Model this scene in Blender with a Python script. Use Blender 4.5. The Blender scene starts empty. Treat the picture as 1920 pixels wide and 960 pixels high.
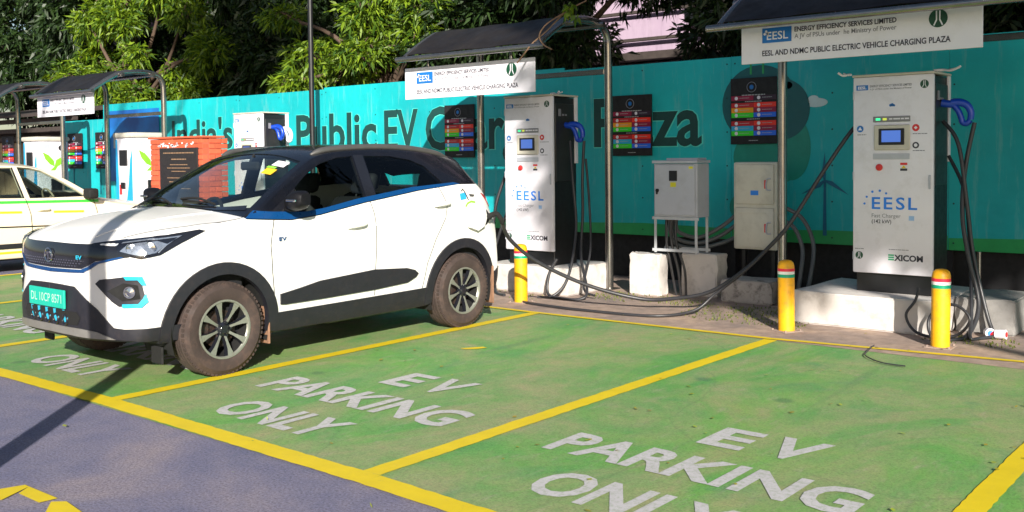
import bpy, bmesh, math, random
import numpy as np
from mathutils import Vector, Matrix
from mathutils.bvhtree import BVHTree
from mathutils.geometry import delaunay_2d_cdt

random.seed(7)
PI = math.pi
C = bpy.context.scene.collection
scene = bpy.context.scene

# ------------------------------------------------------------------ camera
cam_data = bpy.data.cameras.new('camera')
cam = bpy.data.objects.new('camera', cam_data)
C.objects.link(cam)
YAW, PITCH, ROLL = 0.6899023732, 0.0368895666, -0.0099509680
F_PX = 1868.0206
fwd = Vector((-math.sin(YAW) * math.cos(PITCH), math.cos(YAW) * math.cos(PITCH), -math.sin(PITCH)))
right = Vector((math.cos(YAW), math.sin(YAW), 0))
up = right.cross(fwd)
r2 = right * math.cos(ROLL) + up * math.sin(ROLL)
u2 = -right * math.sin(ROLL) + up * math.cos(ROLL)
rot = Matrix((r2, u2, -fwd)).transposed()
cam.matrix_world = Matrix.Translation((0, 0, 1.5229)) @ rot.to_4x4()
cam_data.sensor_width = 36
cam_data.lens = 36 * F_PX / 1920
cam_data.shift_x = (960 - 963.68) / 1920
cam_data.shift_y = (364.36 - 480) / 1920
cam_data.clip_start = 0.05
cam_data.clip_end = 2000
scene.camera = cam

# ------------------------------------------------------------------ light
SUN_EL, SUN_AZ = math.radians(22), math.radians(136)      # azimuth clockwise from +y (the wall side)
world = bpy.data.worlds.new('World')
scene.world = world
world.use_nodes = True
wn = world.node_tree
for n in list(wn.nodes):
    wn.nodes.remove(n)
sky = wn.nodes.new('ShaderNodeTexSky')
sky.sky_type = 'NISHITA'
sky.sun_disc = False
sky.sun_elevation = SUN_EL
sky.sun_rotation = SUN_AZ
bg = wn.nodes.new('ShaderNodeBackground')
bg.inputs['Strength'].default_value = 0.06
wo = wn.nodes.new('ShaderNodeOutputWorld')
wn.links.new(sky.outputs[0], bg.inputs[0])
wn.links.new(bg.outputs[0], wo.inputs[0])
sun_data = bpy.data.lights.new('sun', 'SUN')
sun_data.energy = 5.0
sun_data.angle = math.radians(0.5)
sun_data.color = (1.0, 0.94, 0.84)
sun = bpy.data.objects.new('sun', sun_data)
C.objects.link(sun)
to_sun = Vector((math.sin(SUN_AZ) * math.cos(SUN_EL), math.cos(SUN_AZ) * math.cos(SUN_EL), math.sin(SUN_EL)))
sun.rotation_euler = to_sun.to_track_quat('Z', 'Y').to_euler()
scene.view_settings.view_transform = 'Standard'
scene.view_settings.look = 'None'
scene.view_settings.exposure = 0.85
scene.view_settings.gamma = 1.0
scene.view_settings.use_curve_mapping = False

# ------------------------------------------------------------------ materials
def lin(c):
    return tuple(((v / 255) / 12.92 if v / 255 <= 0.04045 else ((v / 255 + 0.055) / 1.055) ** 2.4) for v in c)

def new_mat(name):
    m = bpy.data.materials.new(name)
    m.use_nodes = True
    nt = m.node_tree
    return m, nt, nt.nodes['Principled BSDF']

def coords(nt, kind='Object', scale=(1, 1, 1)):
    tc = nt.nodes.new('ShaderNodeTexCoord')
    mp = nt.nodes.new('ShaderNodeMapping')
    mp.inputs['Scale'].default_value = scale
    nt.links.new(tc.outputs[kind], mp.inputs[0])
    return mp.outputs[0]

def noise(nt, vec, scale, detail=6, rough=0.6, dist=0.0):
    n = nt.nodes.new('ShaderNodeTexNoise')
    n.inputs['Scale'].default_value = scale
    n.inputs['Detail'].default_value = detail
    n.inputs['Roughness'].default_value = rough
    n.inputs['Distortion'].default_value = dist
    if vec is not None:
        nt.links.new(vec, n.inputs['Vector'])
    return n.outputs['Fac']

def ramp(nt, fac, stops):
    r = nt.nodes.new('ShaderNodeValToRGB')
    el = r.color_ramp.elements
    while len(el) < len(stops):
        el.new(0.5)
    for e, (p, c) in zip(el, stops):
        e.position = p
        e.color = (c[0], c[1], c[2], 1) if not isinstance(c, (int, float)) else (c, c, c, 1)
    nt.links.new(fac, r.inputs[0])
    return r.outputs[0]

def mix(nt, fac, a, b, mode='MIX'):
    n = nt.nodes.new('ShaderNodeMix')
    n.data_type = 'RGBA'
    n.blend_type = mode
    for s, v in ((0, fac), (6, a), (7, b)):
        if hasattr(v, 'links'):
            nt.links.new(v, n.inputs[s])
        elif isinstance(v, (int, float)):
            n.inputs[s].default_value = v if s == 0 else (v, v, v, 1)
        else:
            n.inputs[s].default_value = (v[0], v[1], v[2], 1)
    return n.outputs[2]

def bump(nt, bsdf, height, strength=0.3, dist=0.01):
    b = nt.nodes.new('ShaderNodeBump')
    b.inputs['Strength'].default_value = strength
    b.inputs['Distance'].default_value = dist
    nt.links.new(height, b.inputs['Height'])
    nt.links.new(b.outputs[0], bsdf.inputs['Normal'])

def simple(name, col, rough=0.5, metal=0.0, var=0.12, vs=6.0, coat=0.0, bumpy=0.0, dirt=None, spec=None):
    """A painted / moulded surface with slight uneven tone and roughness."""
    m, nt, b = new_mat(name)
    v = coords(nt)
    f = noise(nt, v, vs, 5)
    dark = tuple(c * (1 - var) for c in col)
    lite = tuple(min(1, c * (1 + var * 0.6)) for c in col)
    colr = ramp(nt, f, [(0.3, dark), (0.7, lite)])
    if dirt:
        f2 = noise(nt, v, vs * 2.3, 8, 0.7)
        colr = mix(nt, ramp(nt, f2, [(0.5, 0.0), (0.72, dirt[1])]), colr, dirt[0])
    nt.links.new(colr, b.inputs['Base Color'])
    rr = ramp(nt, noise(nt, v, vs * 3, 4), [(0.3, max(0.02, rough * 0.85)), (0.7, min(1, rough * 1.15))])
    nt.links.new(rr, b.inputs['Roughness'])
    b.inputs['Metallic'].default_value = metal
    b.inputs['Coat Weight'].default_value = coat
    b.inputs['Coat Roughness'].default_value = 0.04
    if spec is not None:
        b.inputs['Specular IOR Level'].default_value = spec
    if bumpy:
        bump(nt, b, noise(nt, v, vs * 8, 5), bumpy, 0.004)
    return m

def glass(name, tint, refl=1.0):
    """Thin tinted pane: see-through plus a Fresnel reflection."""
    m = bpy.data.materials.new(name)
    m.use_nodes = True
    nt = m.node_tree
    nt.nodes.clear()
    o = nt.nodes.new('ShaderNodeOutputMaterial')
    t = nt.nodes.new('ShaderNodeBsdfTransparent')
    t.inputs[0].default_value = (*tint, 1)
    g = nt.nodes.new('ShaderNodeBsdfGlossy')
    g.inputs['Roughness'].default_value = 0.02
    fr = nt.nodes.new('ShaderNodeFresnel')
    ge = nt.nodes.new('ShaderNodeNewGeometry')
    io = nt.nodes.new('ShaderNodeMapRange')            # same reflectance seen from either side of the thin pane
    io.inputs['To Min'].default_value = 1.5
    io.inputs['To Max'].default_value = 1 / 1.5
    nt.links.new(ge.outputs['Backfacing'], io.inputs['Value'])
    nt.links.new(io.outputs[0], fr.inputs[0])
    mu = nt.nodes.new('ShaderNodeMath')
    mu.operation = 'MULTIPLY'
    mu.inputs[1].default_value = refl
    nt.links.new(fr.outputs[0], mu.inputs[0])
    mx = nt.nodes.new('ShaderNodeMixShader')
    nt.links.new(mu.outputs[0], mx.inputs[0])
    nt.links.new(t.outputs[0], mx.inputs[1])
    nt.links.new(g.outputs[0], mx.inputs[2])
    nt.links.new(mx.outputs[0], o.inputs[0])
    return m

def emit(name, col, strength):
    m, nt, b = new_mat(name)
    b.inputs['Base Color'].default_value = (0.02, 0.02, 0.02, 1)
    b.inputs['Emission Color'].default_value = (*col, 1)
    b.inputs['Emission Strength'].default_value = strength
    b.inputs['Roughness'].default_value = 0.15
    return m

# ------------------------------------------------------------------ mesh helpers
def smooth_by_angle(me, ang=35):
    me.polygons.foreach_set('use_smooth', [True] * len(me.polygons))
    if hasattr(me, 'set_sharp_from_angle'):
        me.set_sharp_from_angle(angle=math.radians(ang))

def obj(name, bm, mat, parent=None, smooth=None, loc=None):
    me = bpy.data.meshes.new(name)
    if isinstance(bm, bmesh.types.BMesh):
        bm.to_mesh(me)
        bm.free()
    else:
        me.from_pydata([tuple(v) for v in bm[0]], [], bm[1])
        me.update()
    mats = mat if isinstance(mat, (list, tuple)) else [mat]
    for m in mats:
        me.materials.append(m)
    if smooth:
        smooth_by_angle(me, smooth)
    o = bpy.data.objects.new(name, me)
    C.objects.link(o)
    if parent is not None:
        o.parent = parent
    if loc is not None:
        o.location = loc
    return o

def tag(o, label=None, cat=None, group=None, kind=None):
    if label: o['label'] = label
    if cat: o['category'] = cat
    if group: o['group'] = group
    if kind: o['kind'] = kind
    return o

def thing(name, label, cat, loc=(0, 0, 0), rz=0, group=None):
    o = bpy.data.objects.new(name, None)
    o.empty_display_size = 0.2
    C.objects.link(o)
    o.location = loc
    o.rotation_euler = (0, 0, rz)
    return tag(o, label, cat, group)

def copy_tree(o, parent=None):
    c = o.copy()
    C.objects.link(c)
    c.parent = parent
    for ch in o.children:
        copy_tree(ch, c)
    return c

def box(bm, x0, x1, y0, y1, z0, z1, bev=0.0, mat=0, seg=1):
    r = bmesh.ops.create_cube(bm, size=1)
    vs = r['verts']
    for v in vs:
        v.co = Vector((x0 + (v.co.x + 0.5) * (x1 - x0), y0 + (v.co.y + 0.5) * (y1 - y0), z0 + (v.co.z + 0.5) * (z1 - z0)))
    faces = {f for v in vs for f in v.link_faces}
    for f in faces:
        f.material_index = mat
    if bev:
        es = {e for v in vs for e in v.link_edges}
        rr = bmesh.ops.bevel(bm, geom=list(es), offset=bev, segments=seg, affect='EDGES', profile=0.5)
        for f in rr['faces']:
            f.material_index = mat
    return vs

def bx(x0, x1, y0, y1, z0, z1, bev=0.0, seg=1):
    bm = bmesh.new()
    box(bm, x0, x1, y0, y1, z0, z1, bev, 0, seg)
    return bm

def cyl(bm, p0, p1, r0, r1=None, n=16, caps=True, mat=0):
    p0, p1 = Vector(p0), Vector(p1)
    r1 = r0 if r1 is None else r1
    d = p1 - p0
    q = d.to_track_quat('Z', 'Y').to_matrix().to_4x4()
    m = Matrix.Translation((p0 + p1) / 2) @ q
    r = bmesh.ops.create_cone(bm, cap_ends=caps, segments=n, radius1=r0, radius2=r1, depth=d.length, matrix=m)
    for f in {f for v in r['verts'] for f in v.link_faces}:
        f.material_index = mat

def catmull(pts, n=8, closed=False):
    P = [Vector(p) for p in pts]
    out = []
    m = len(P)
    rng = range(m) if closed else range(m - 1)
    for i in rng:
        if closed:
            a, b, c, d = P[(i - 1) % m], P[i], P[(i + 1) % m], P[(i + 2) % m]
        else:
            a, b, c, d = P[max(i - 1, 0)], P[i], P[i + 1], P[min(i + 2, m - 1)]
        for k in range(n):
            t = k / n
            out.append(0.5 * ((2 * b) + (c - a) * t + (2 * a - 5 * b + 4 * c - d) * t * t + (3 * b - a - 3 * c + d) * t ** 3))
    if not closed:
        out.append(P[-1])
    return out

def tube(bm, pts, r, n=8, sm=8, closed=False, mat=0):
    P = catmull(pts, sm, closed) if sm > 1 else [Vector(p) for p in pts]
    m = len(P)
    rs = r if callable(r) else (lambda t: r)
    rings = []
    ref = None
    for i, p in enumerate(P):
        if closed:
            t = (P[(i + 1) % m] - P[(i - 1) % m]).normalized()
        else:
            t = (P[min(i + 1, m - 1)] - P[max(i - 1, 0)]).normalized()
        if ref is None:
            ref = Vector((0, 0, 1)) if abs(t.z) < 0.9 else Vector((1, 0, 0))
        a = (ref - t * ref.dot(t)).normalized()
        b = t.cross(a)
        ref = a
        rad = rs(i / max(1, m - 1))
        rings.append([bm.verts.new(p + (a * math.cos(2 * PI * k / n) + b * math.sin(2 * PI * k / n)) * rad) for k in range(n)])
    cnt = m if closed else m - 1
    for i in range(cnt):
        A, B = rings[i], rings[(i + 1) % m]
        for k in range(n):
            f = bm.faces.new((A[k], A[(k + 1) % n], B[(k + 1) % n], B[k]))
            f.material_index = mat
            f.smooth = True
    if not closed:
        for rg, flip in ((rings[0], True), (rings[-1], False)):
            f = bm.faces.new(rg[::-1] if flip else rg)
            f.material_index = mat

def lathe(bm, prof, n=32, axis='z', origin=(0, 0, 0), mat=0):
    """prof: list of (radius, height)."""
    o = Vector(origin)
    rings = []
    for r, h in prof:
        ring = []
        for k in range(n):
            a = 2 * PI * k / n
            if axis == 'z': p = Vector((r * math.cos(a), r * math.sin(a), h))
            elif axis == 'x': p = Vector((h, r * math.cos(a), r * math.sin(a)))
            else: p = Vector((r * math.cos(a), -h, r * math.sin(a)))
            ring.append(bm.verts.new(p + o))
        rings.append(ring)
    for i in range(len(rings) - 1):
        for k in range(n):
            f = bm.faces.new((rings[i][k], rings[i][(k + 1) % n], rings[i + 1][(k + 1) % n], rings[i + 1][k]))
            f.material_index = mat
    return rings

def prism(bm, pts, axis, a, b, mat=0):
    """Extrude a 2D outline along an axis from a to b. axis x: pts=(y,z); y: pts=(x,z); z: pts=(x,y)."""
    def P(u, v, w):
        return {'x': (w, u, v), 'y': (u, w, v), 'z': (u, v, w)}[axis]
    A = [bm.verts.new(P(u, v, a)) for u, v in pts]
    B = [bm.verts.new(P(u, v, b)) for u, v in pts]
    n = len(pts)
    fs = [bm.faces.new(A), bm.faces.new(B[::-1])]
    for i in range(n):
        fs.append(bm.faces.new((A[i], B[i], B[(i + 1) % n], A[(i + 1) % n])))
    for f in fs:
        f.material_index = mat
    bmesh.ops.recalc_face_normals(bm, faces=fs)
    return fs

def lettering(name, lines, mat, parent, origin, rz=0, tilt=90, offset=0.0, depth=0.001):
    """lines: (text, x, z, height, width or None, align) -> one flat mesh standing in the local xz plane (normal -y)."""
    V, F = [], []
    for (txt, x, z, h, wid, al) in lines:
        cu = bpy.data.curves.new('t', 'FONT')
        cu.body = txt
        cu.size = 1.0
        cu.align_x = 'LEFT'
        cu.offset = offset
        cu.resolution_u = 3
        cu.extrude = 0.0
        ob = bpy.data.objects.new('t', cu)
        me = bpy.data.meshes.new_from_object(ob)
        co = np.zeros(len(me.vertices) * 3)
        me.vertices.foreach_get('co', co)
        co = co.reshape(-1, 3)
        if len(co) == 0:
            continue
        x0, x1 = co[:, 0].min(), co[:, 0].max()
        s = h / 0.73
        sx = s if wid is None else wid / (x1 - x0)
        w = (x1 - x0) * sx
        ox = x - {'L': 0, 'C': w / 2, 'R': w}[al]
        base = len(V)
        for c in co:
            V.append((ox + (c[0] - x0) * sx, 0.0, z + c[1] * s))
        for p in me.polygons:
            F.append([base + i for i in p.vertices])
        bpy.data.objects.remove(ob)
        bpy.data.curves.remove(cu)
        bpy.data.meshes.remove(me)
    o = obj(name, (V, F), mat, parent)
    o.location = origin
    o.rotation_euler = (math.radians(tilt - 90), 0, rz)
    return o

def bool_cut(target, cutter_bm, op='DIFFERENCE'):
    """Apply a boolean with a throw-away cutter; faces made by the cutter carry material index 1."""
    me = bpy.data.meshes.new('cutter')
    for f in cutter_bm.faces:
        f.material_index = 1
    cutter_bm.to_mesh(me)
    cutter_bm.free()
    me.materials.append(CUT[0]); me.materials.append(CUT[1])
    co = bpy.data.objects.new('cutter', me)
    C.objects.link(co)
    if not target.data.materials:
        target.data.materials.append(CUT[0]); target.data.materials.append(CUT[1])
    md = target.modifiers.new('b', 'BOOLEAN')
    md.operation = op
    md.solver = 'EXACT'
    md.object = co
    dg = bpy.context.evaluated_depsgraph_get()
    dg.update()
    res = bpy.data.meshes.new_from_object(target.evaluated_get(dg))
    target.modifiers.clear()
    old = target.data
    target.data = res
    bpy.data.meshes.remove(old)
    bpy.data.objects.remove(co)
    bpy.data.meshes.remove(me)
    return target

CUT = (bpy.data.materials.new('keep'), bpy.data.materials.new('cut'))

# ================================================================== the setting
def sheet(name, x0, x1, y0, y1, z, mat, kind='structure', parent=None):
    o = obj(name, ([(x0, y0, z), (x1, y0, z), (x1, y1, z), (x0, y1, z)], [(0, 1, 2, 3)]), mat, parent)
    if parent is None: o['kind'] = kind
    return o

# asphalt of the lane: worn violet-grey
m_asph, nt, b = new_mat('lane_asphalt')
v = coords(nt)
c1 = ramp(nt, noise(nt, v, 0.9, 8, 0.65, 0.6), [(0.32, (0.10, 0.11, 0.21)), (0.50, (0.18, 0.165, 0.245)), (0.66, (0.29, 0.235, 0.255))])
c2 = ramp(nt, noise(nt, v, 4.5, 9, 0.75), [(0.35, (0.10, 0.11, 0.19)), (0.65, (0.26, 0.235, 0.26))])
c3 = mix(nt, 0.3, c1, c2)
spk = ramp(nt, noise(nt, v, 75, 4, 0.8), [(0.36, 0.50), (0.50, 1.0), (0.66, 1.35)])
nt.links.new(mix(nt, 1.0, c3, spk, 'MULTIPLY'), b.inputs['Base Color'])
b.inputs['Roughness'].default_value = 0.82
bump(nt, b, noise(nt, v, 75, 4, 0.8), 0.8, 0.006)

# green bay coating: several greens, rubbed to a brownish grey
m_green, nt, b = new_mat('green_bay_coating')
v = coords(nt)
vs = coords(nt, 'Object', (1.0, 0.45, 1.0))
g1 = ramp(nt, noise(nt, v, 0.7, 7, 0.6, 0.8), [(0.30, (0.075, 0.255, 0.080)), (0.5, (0.115, 0.325, 0.060)), (0.70, (0.185, 0.380, 0.050))])
g2 = ramp(nt, noise(nt, v, 3.2, 8, 0.7), [(0.3, (0.060, 0.25, 0.09)), (0.7, (0.17, 0.36, 0.08))])
g = mix(nt, 0.45, g1, g2)
wmask = ramp(nt, noise(nt, vs, 1.05, 10, 0.68, 1.2), [(0.40, 0.0), (0.53, 0.52), (0.68, 0.88)])
wcol = ramp(nt, noise(nt, v, 6, 6, 0.7), [(0.3, (0.22, 0.30, 0.12)), (0.7, (0.40, 0.30, 0.19))])
g = mix(nt, wmask, g, wcol)
scr = ramp(nt, noise(nt, coords(nt, 'Object', (2.0, 0.5, 1)), 7, 9, 0.78), [(0.54, 0.0), (0.70, 0.6)])
g = mix(nt, scr, g, (0.36, 0.32, 0.24))
dk = ramp(nt, noise(nt, v, 2.1, 6, 0.6, 0.5), [(0.58, 0.0), (0.72, 0.45)])
tyre = ramp(nt, noise(nt, coords(nt, 'Object', (2.6, 0.16, 1)), 1.6, 5, 0.6, 0.3), [(0.62, 0.0), (0.70, 0.35)])
g = mix(nt, tyre, g, (0.10, 0.16, 0.09))
oil = nt.nodes.new('ShaderNodeTexVoronoi'); oil.inputs['Scale'].default_value = 1.3
nt.links.new(v, oil.inputs['Vector'])
g = mix(nt, ramp(nt, oil.outputs['Distance'], [(0.05, 0.55), (0.10, 0.0)]), g, (0.06, 0.14, 0.07))
crk = nt.nodes.new('ShaderNodeTexVoronoi'); crk.feature = 'DISTANCE_TO_EDGE'; crk.inputs['Scale'].default_value = 0.55
wob = nt.nodes.new('ShaderNodeTexNoise'); wob.inputs['Scale'].default_value = 3.0; wob.inputs['Detail'].default_value = 6
nt.links.new(v, wob.inputs['Vector'])
nt.links.new(mix(nt, 0.12, v, wob.outputs['Color'], 'ADD'), crk.inputs['Vector'])
g = mix(nt, ramp(nt, crk.outputs['Distance'], [(0.0, 0.28), (0.005, 0.0)]), g, (0.08, 0.14, 0.07))
g = mix(nt, dk, g, (0.05, 0.22, 0.10))
spk = ramp(nt, noise(nt, v, 85, 4, 0.8), [(0.34, 0.66), (0.50, 1.0), (0.68, 1.22)])
nt.links.new(mix(nt, 1.0, g, spk, 'MULTIPLY'), b.inputs['Base Color'])
nt.links.new(ramp(nt, noise(nt, v, 2.5, 5), [(0.3, 0.55), (0.7, 0.8)]), b.inputs['Roughness'])
bump(nt, b, noise(nt, v, 85, 5, 0.8), 0.7, 0.005)

def road_paint(name, col, worn, amount=0.62):
    m, nt, b = new_mat(name)
    v = coords(nt)
    c = ramp(nt, noise(nt, v, 5, 6), [(0.3, tuple(x * 0.86 for x in col)), (0.7, col)])
    w = ramp(nt, noise(nt, v, 30, 9, 0.85), [(amount - 0.05, 0.0), (amount + 0.10, 0.85)])
    nt.links.new(mix(nt, w, c, worn), b.inputs['Base Color'])
    b.inputs['Roughness'].default_value = 0.65
    bump(nt, b, noise(nt, v, 110, 4), 0.3, 0.002)
    return m
m_yellow = road_paint('yellow_road_paint', (0.72, 0.54, 0.006), (0.38, 0.33, 0.10))
m_white = road_paint('white_road_paint', (0.54, 0.52, 0.54), (0.24, 0.30, 0.18), 0.53)

# strip behind the bays
m_strip, nt, b = new_mat('dusty_concrete')
v = coords(nt)
c1 = ramp(nt, noise(nt, v, 1.4, 8, 0.65, 0.5), [(0.3, (0.22, 0.175, 0.16)), (0.55, (0.37, 0.27, 0.215)), (0.72, (0.50, 0.36, 0.25))])
c2 = ramp(nt, noise(nt, v, 9, 7, 0.7), [(0.35, 0.75), (0.65, 1.12)])
c3 = mix(nt, 1.0, c1, c2, 'MULTIPLY')
moss = ramp(nt, noise(nt, v, 3.3, 9, 0.75, 0.7), [(0.60, 0.0), (0.70, 0.6)])
nt.links.new(mix(nt, moss, c3, (0.13, 0.16, 0.03)), b.inputs['Base Color'])
b.inputs['Roughness'].default_value = 0.9
bump(nt, b, noise(nt, v, 60, 6, 0.7), 0.6, 0.006)

m_earth = simple('bare_earth', (0.10, 0.075, 0.05), 0.95, var=0.3, vs=2, bumpy=0.4)

sheet('ground', -400, 400, -400, 400, -0.012, m_earth)
sheet('lane', -60, 30, -14, 7.64, 0.0, m_asph)
sheet('charging_bays', -13.86, 8.55, 3.10, 7.62, 0.004, m_green)
sheet('service_strip', -60, 30, 7.60, 10.9, 0.006, m_strip)

def marking(name, quads, mat, z=0.009):
    V, F = [], []
    for q in quads:
        b0 = len(V)
        V += [(x, y, z) for x, y in q]
        F.append(tuple(range(b0, b0 + len(q))))
    o = obj(name, (V, F), mat)
    o['kind'] = 'structure'
    return o

def strip_quads(pts, w):
    out = []
    for (a, b_) in zip(pts, pts[1:]):
        A, B = Vector(a), Vector(b_)
        n = Vector((-(B - A).y, (B - A).x)).normalized() * w / 2
        k = max(1, int((B - A).length / 0.05))
        e = [(1 + random.uniform(-0.06, 0.06), 1 + random.uniform(-0.06, 0.06)) for _ in range(k + 1)]
        for i in range(k):                                   # hand-rolled paint: slightly ragged edges
            P, Q = A.lerp(B, i / k), A.lerp(B, (i + 1) / k)
            out.append([tuple(P + n * e[i][0]), tuple(P - n * e[i][1]), tuple(Q - n * e[i + 1][1]), tuple(Q + n * e[i + 1][0])])
    return out
for x0, x1 in ((-13.82, -13.80), (-11.11, -11.10), (-8.50, -8.51), (-5.99, -6.00), (-3.57, -3.555), (-1.165, -1.19), (1.24, 1.22), (3.64, 3.62), (6.05, 6.03)):
    marking('bay_line', strip_quads([(x0, 3.225), (x1, 7.60)], 0.115), m_yellow)
marking('front_line', strip_quads([(-13.88, 3.10), (-7.58, 3.145), (-5.94, 3.175), (-3.5, 3.15), (-2.87, 3.125), (0, 3.10), (8.6, 3.08)], 0.135), m_yellow, 0.0105)
marking('rear_line', strip_quads([(-13.88, 7.60), (-6.76, 7.60), (-6.03, 7.59), (-3.56, 7.64), (-1.73, 7.86), (0, 7.9), (8.6, 7.92)], 0.065), m_yellow, 0.0115)
marking('lane_arrow', [[(-4.80, 1.92), (-4.74, 2.105), (-4.70, 2.105), (-4.61, 1.94)], [(-4.70, 2.105), (-4.43, 2.11), (-4.44, 2.03), (-4.64, 2.03)],
                       [(-4.41, 2.07), (-4.36, 2.115), (-4.17, 2.09), (-4.10, 2.00), (-4.28, 1.98)]], m_yellow, 0.006)
marking('paint_patch', [[(-5.36, 5.80), (-5.26, 5.96), (-5.20, 5.95), (-5.24, 5.86), (-5.30, 5.80)]], m_yellow)

def bay_text(dx, dy, parts_=('EV', 'PARKING', 'ONLY'), pw=1.70):
    L = []
    if 'EV' in parts_:
        L += [('E', -4.99, 4.59, 0.36, 0.25, 'L'), ('V', -4.66, 4.60, 0.37, 0.28, 'L')]
    if 'PARKING' in parts_:
        L += [('PARKING', -5.58, 4.02, 0.35, pw, 'L')]
    if 'ONLY' in parts_:
        L += [('ONLY', -5.27, 3.445, 0.34, 0.98, 'L')]
    for (t, x, z, h, w, al) in L:
        o = lettering('bay_lettering', [(t, x + dx, z + dy, h, w, al)], m_white, None, (0, 0, 0.0095), tilt=0, offset=0.030)
        o['kind'] = 'structure'
bay_text(0, 0)
bay_text(2.40, 0.05, pw=1.63)
bay_text(-2.46, 0.02)
bay_text(-4.99, 0.02)
bay_text(-7.6, 0.02)
bay_text(4.8, 0.08)

# ------------------------------------------------------------------ printed hoarding
m_hoard, nt, b = new_mat('teal_print')
tc = nt.nodes.new('ShaderNodeTexCoord')
v = tc.outputs['Object']
f = noise(nt, v, 0.45, 4, 0.5)
c1 = ramp(nt, f, [(0.3, (0.004, 0.345, 0.39)), (0.7, (0.006, 0.50, 0.53))])
f2 = ramp(nt, noise(nt, v, 3.0, 8, 0.7), [(0.3, 0.90), (0.7, 1.06)])
stain = ramp(nt, noise(nt, coords(nt, 'Object', (6, 1, 0.7)), 1.6, 7, 0.7), [(0.54, 0.0), (0.75, 0.40)])
nt.links.new(mix(nt, stain, mix(nt, 1.0, c1, f2, 'MULTIPLY'), (0.30, 0.52, 0.48)), b.inputs['Base Color'])
b.inputs['Roughness'].default_value = 0.55
bump(nt, b, noise(nt, v, 1.8, 3, 0.5), 0.7, 0.05)
m_hgreen = simple('green_print', (0.02, 0.34, 0.10), 0.5)
m_hdark = simple('dark_green_print', (0.006, 0.055, 0.052), 0.6)
m_hpale = simple('pale_outline_print', (0.10, 0.70, 0.62), 0.5)
m_blob = simple('deep_green_print', (0.005, 0.105, 0.120), 0.5)
m_blob2 = simple('mid_green_print', (0.008, 0.27, 0.20), 0.5)
m_cloud = simple('cloud_print', (0.55, 0.70, 0.75), 0.5)
m_turb = simple('turbine_print', (0.004, 0.13, 0.24), 0.5)
m_black = simple('black_board', (0.010, 0.010, 0.012), 0.7, var=0.3)
m_steel = simple('stained_steel', (0.5, 0.5, 0.48), 0.28, 0.8, 0.12, 5, dirt=((0.2, 0.18, 0.14), 0.25))

WY = 10.5
hb = thing('hoarding', 'long teal printed hoarding with dark green lettering behind the chargers', 'hoarding', (0, WY, 0))
edges_ = [-21.35, -19.62, -17.35, -14.95, -12.62, -10.2, -7.8, -5.4, -3.0, -0.6, 1.8, 4.2, 6.6, 9.0, 11.4]
for i, (a, b_) in enumerate(zip(edges_, edges_[1:])):
    zt = 2.40 if i == 0 else 2.67 + 0.02 * math.sin(i * 1.7)
    bm = bmesh.new()
    box(bm, a + 0.0015, b_ - 0.0015, 0.0, 0.03, 0.55, zt, 0.0015)
    obj('panel', bm, m_hoard, hb)
    bm = bmesh.new()
    prism(bm, [(a + 0.004, 0.549), (b_ - 0.004, 0.549), (b_ - 0.004, 0.68 + 0.02 * math.sin(i)), ((a + b_) / 2, 0.70), (a + 0.004, 0.67)], 'y', -0.003, -0.001)
    obj('grass_print', bm, m_hgreen, hb)
    bm = bmesh.new()
    for xx in (a + 0.05, (a + b_) / 2, b_ - 0.05):
        for k in range(6):
            zz = 0.62 + (zt - 0.70) * k / 5
            cyl(bm, (xx, -0.004, zz), (xx, 0.0, zz), 0.010, n=6)
    obj('screw', bm, m_hdark, hb)['kind'] = 'stuff'
    bm = bmesh.new()
    box(bm, a - 0.03, a + 0.03, 0.04, 0.10, 0.0, zt - 0.05)
    obj('post', bm, m_black, hb)
bm = bmesh.new()
box(bm, edges_[0], edges_[-1], 0.12, 0.16, 0.0, 0.9)
obj('dark_base', bm, m_black, hb)  # black sheet filling the gap under the panels
words = [('I', -17.07, 1.75, 0.55, 0.10), ('ndia\'s', -16.90, 1.75, 0.55, 1.80), ('First', -14.6, 1.70, 0.60, 1.0), ('Public', -13.34, 1.66, 0.62, 1.98), ('EV', -11.22, 1.66, 0.62, 0.74),
         ('Charging', -10.34, 1.66, 0.63, 2.72), ('Plaza', -7.33, 1.66, 0.62, 1.57)]
for t, x, z, h, w in words:
    wd_ = lettering('lettering', [(t, x, z, h, w, 'L')], m_hpale, hb, (0, -0.005, 0), offset=0.034)
    lettering('letter_face', [(t, x, z, h, w * 0.985, 'L')], m_hdark, wd_, (0.006, -0.002, 0.002), offset=0.022)

def print_shape(name, pts, mat, y=-0.004):
    return obj(name, ([(x, y, z) for x, z in pts], [tuple(range(len(pts)))]), mat, hb)
def ell(cx, cz, rx, rz, n=36):
    return [(cx + rx * math.cos(2 * PI * k / n), cz + rz * math.sin(2 * PI * k / n)) for k in range(n)]
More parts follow.
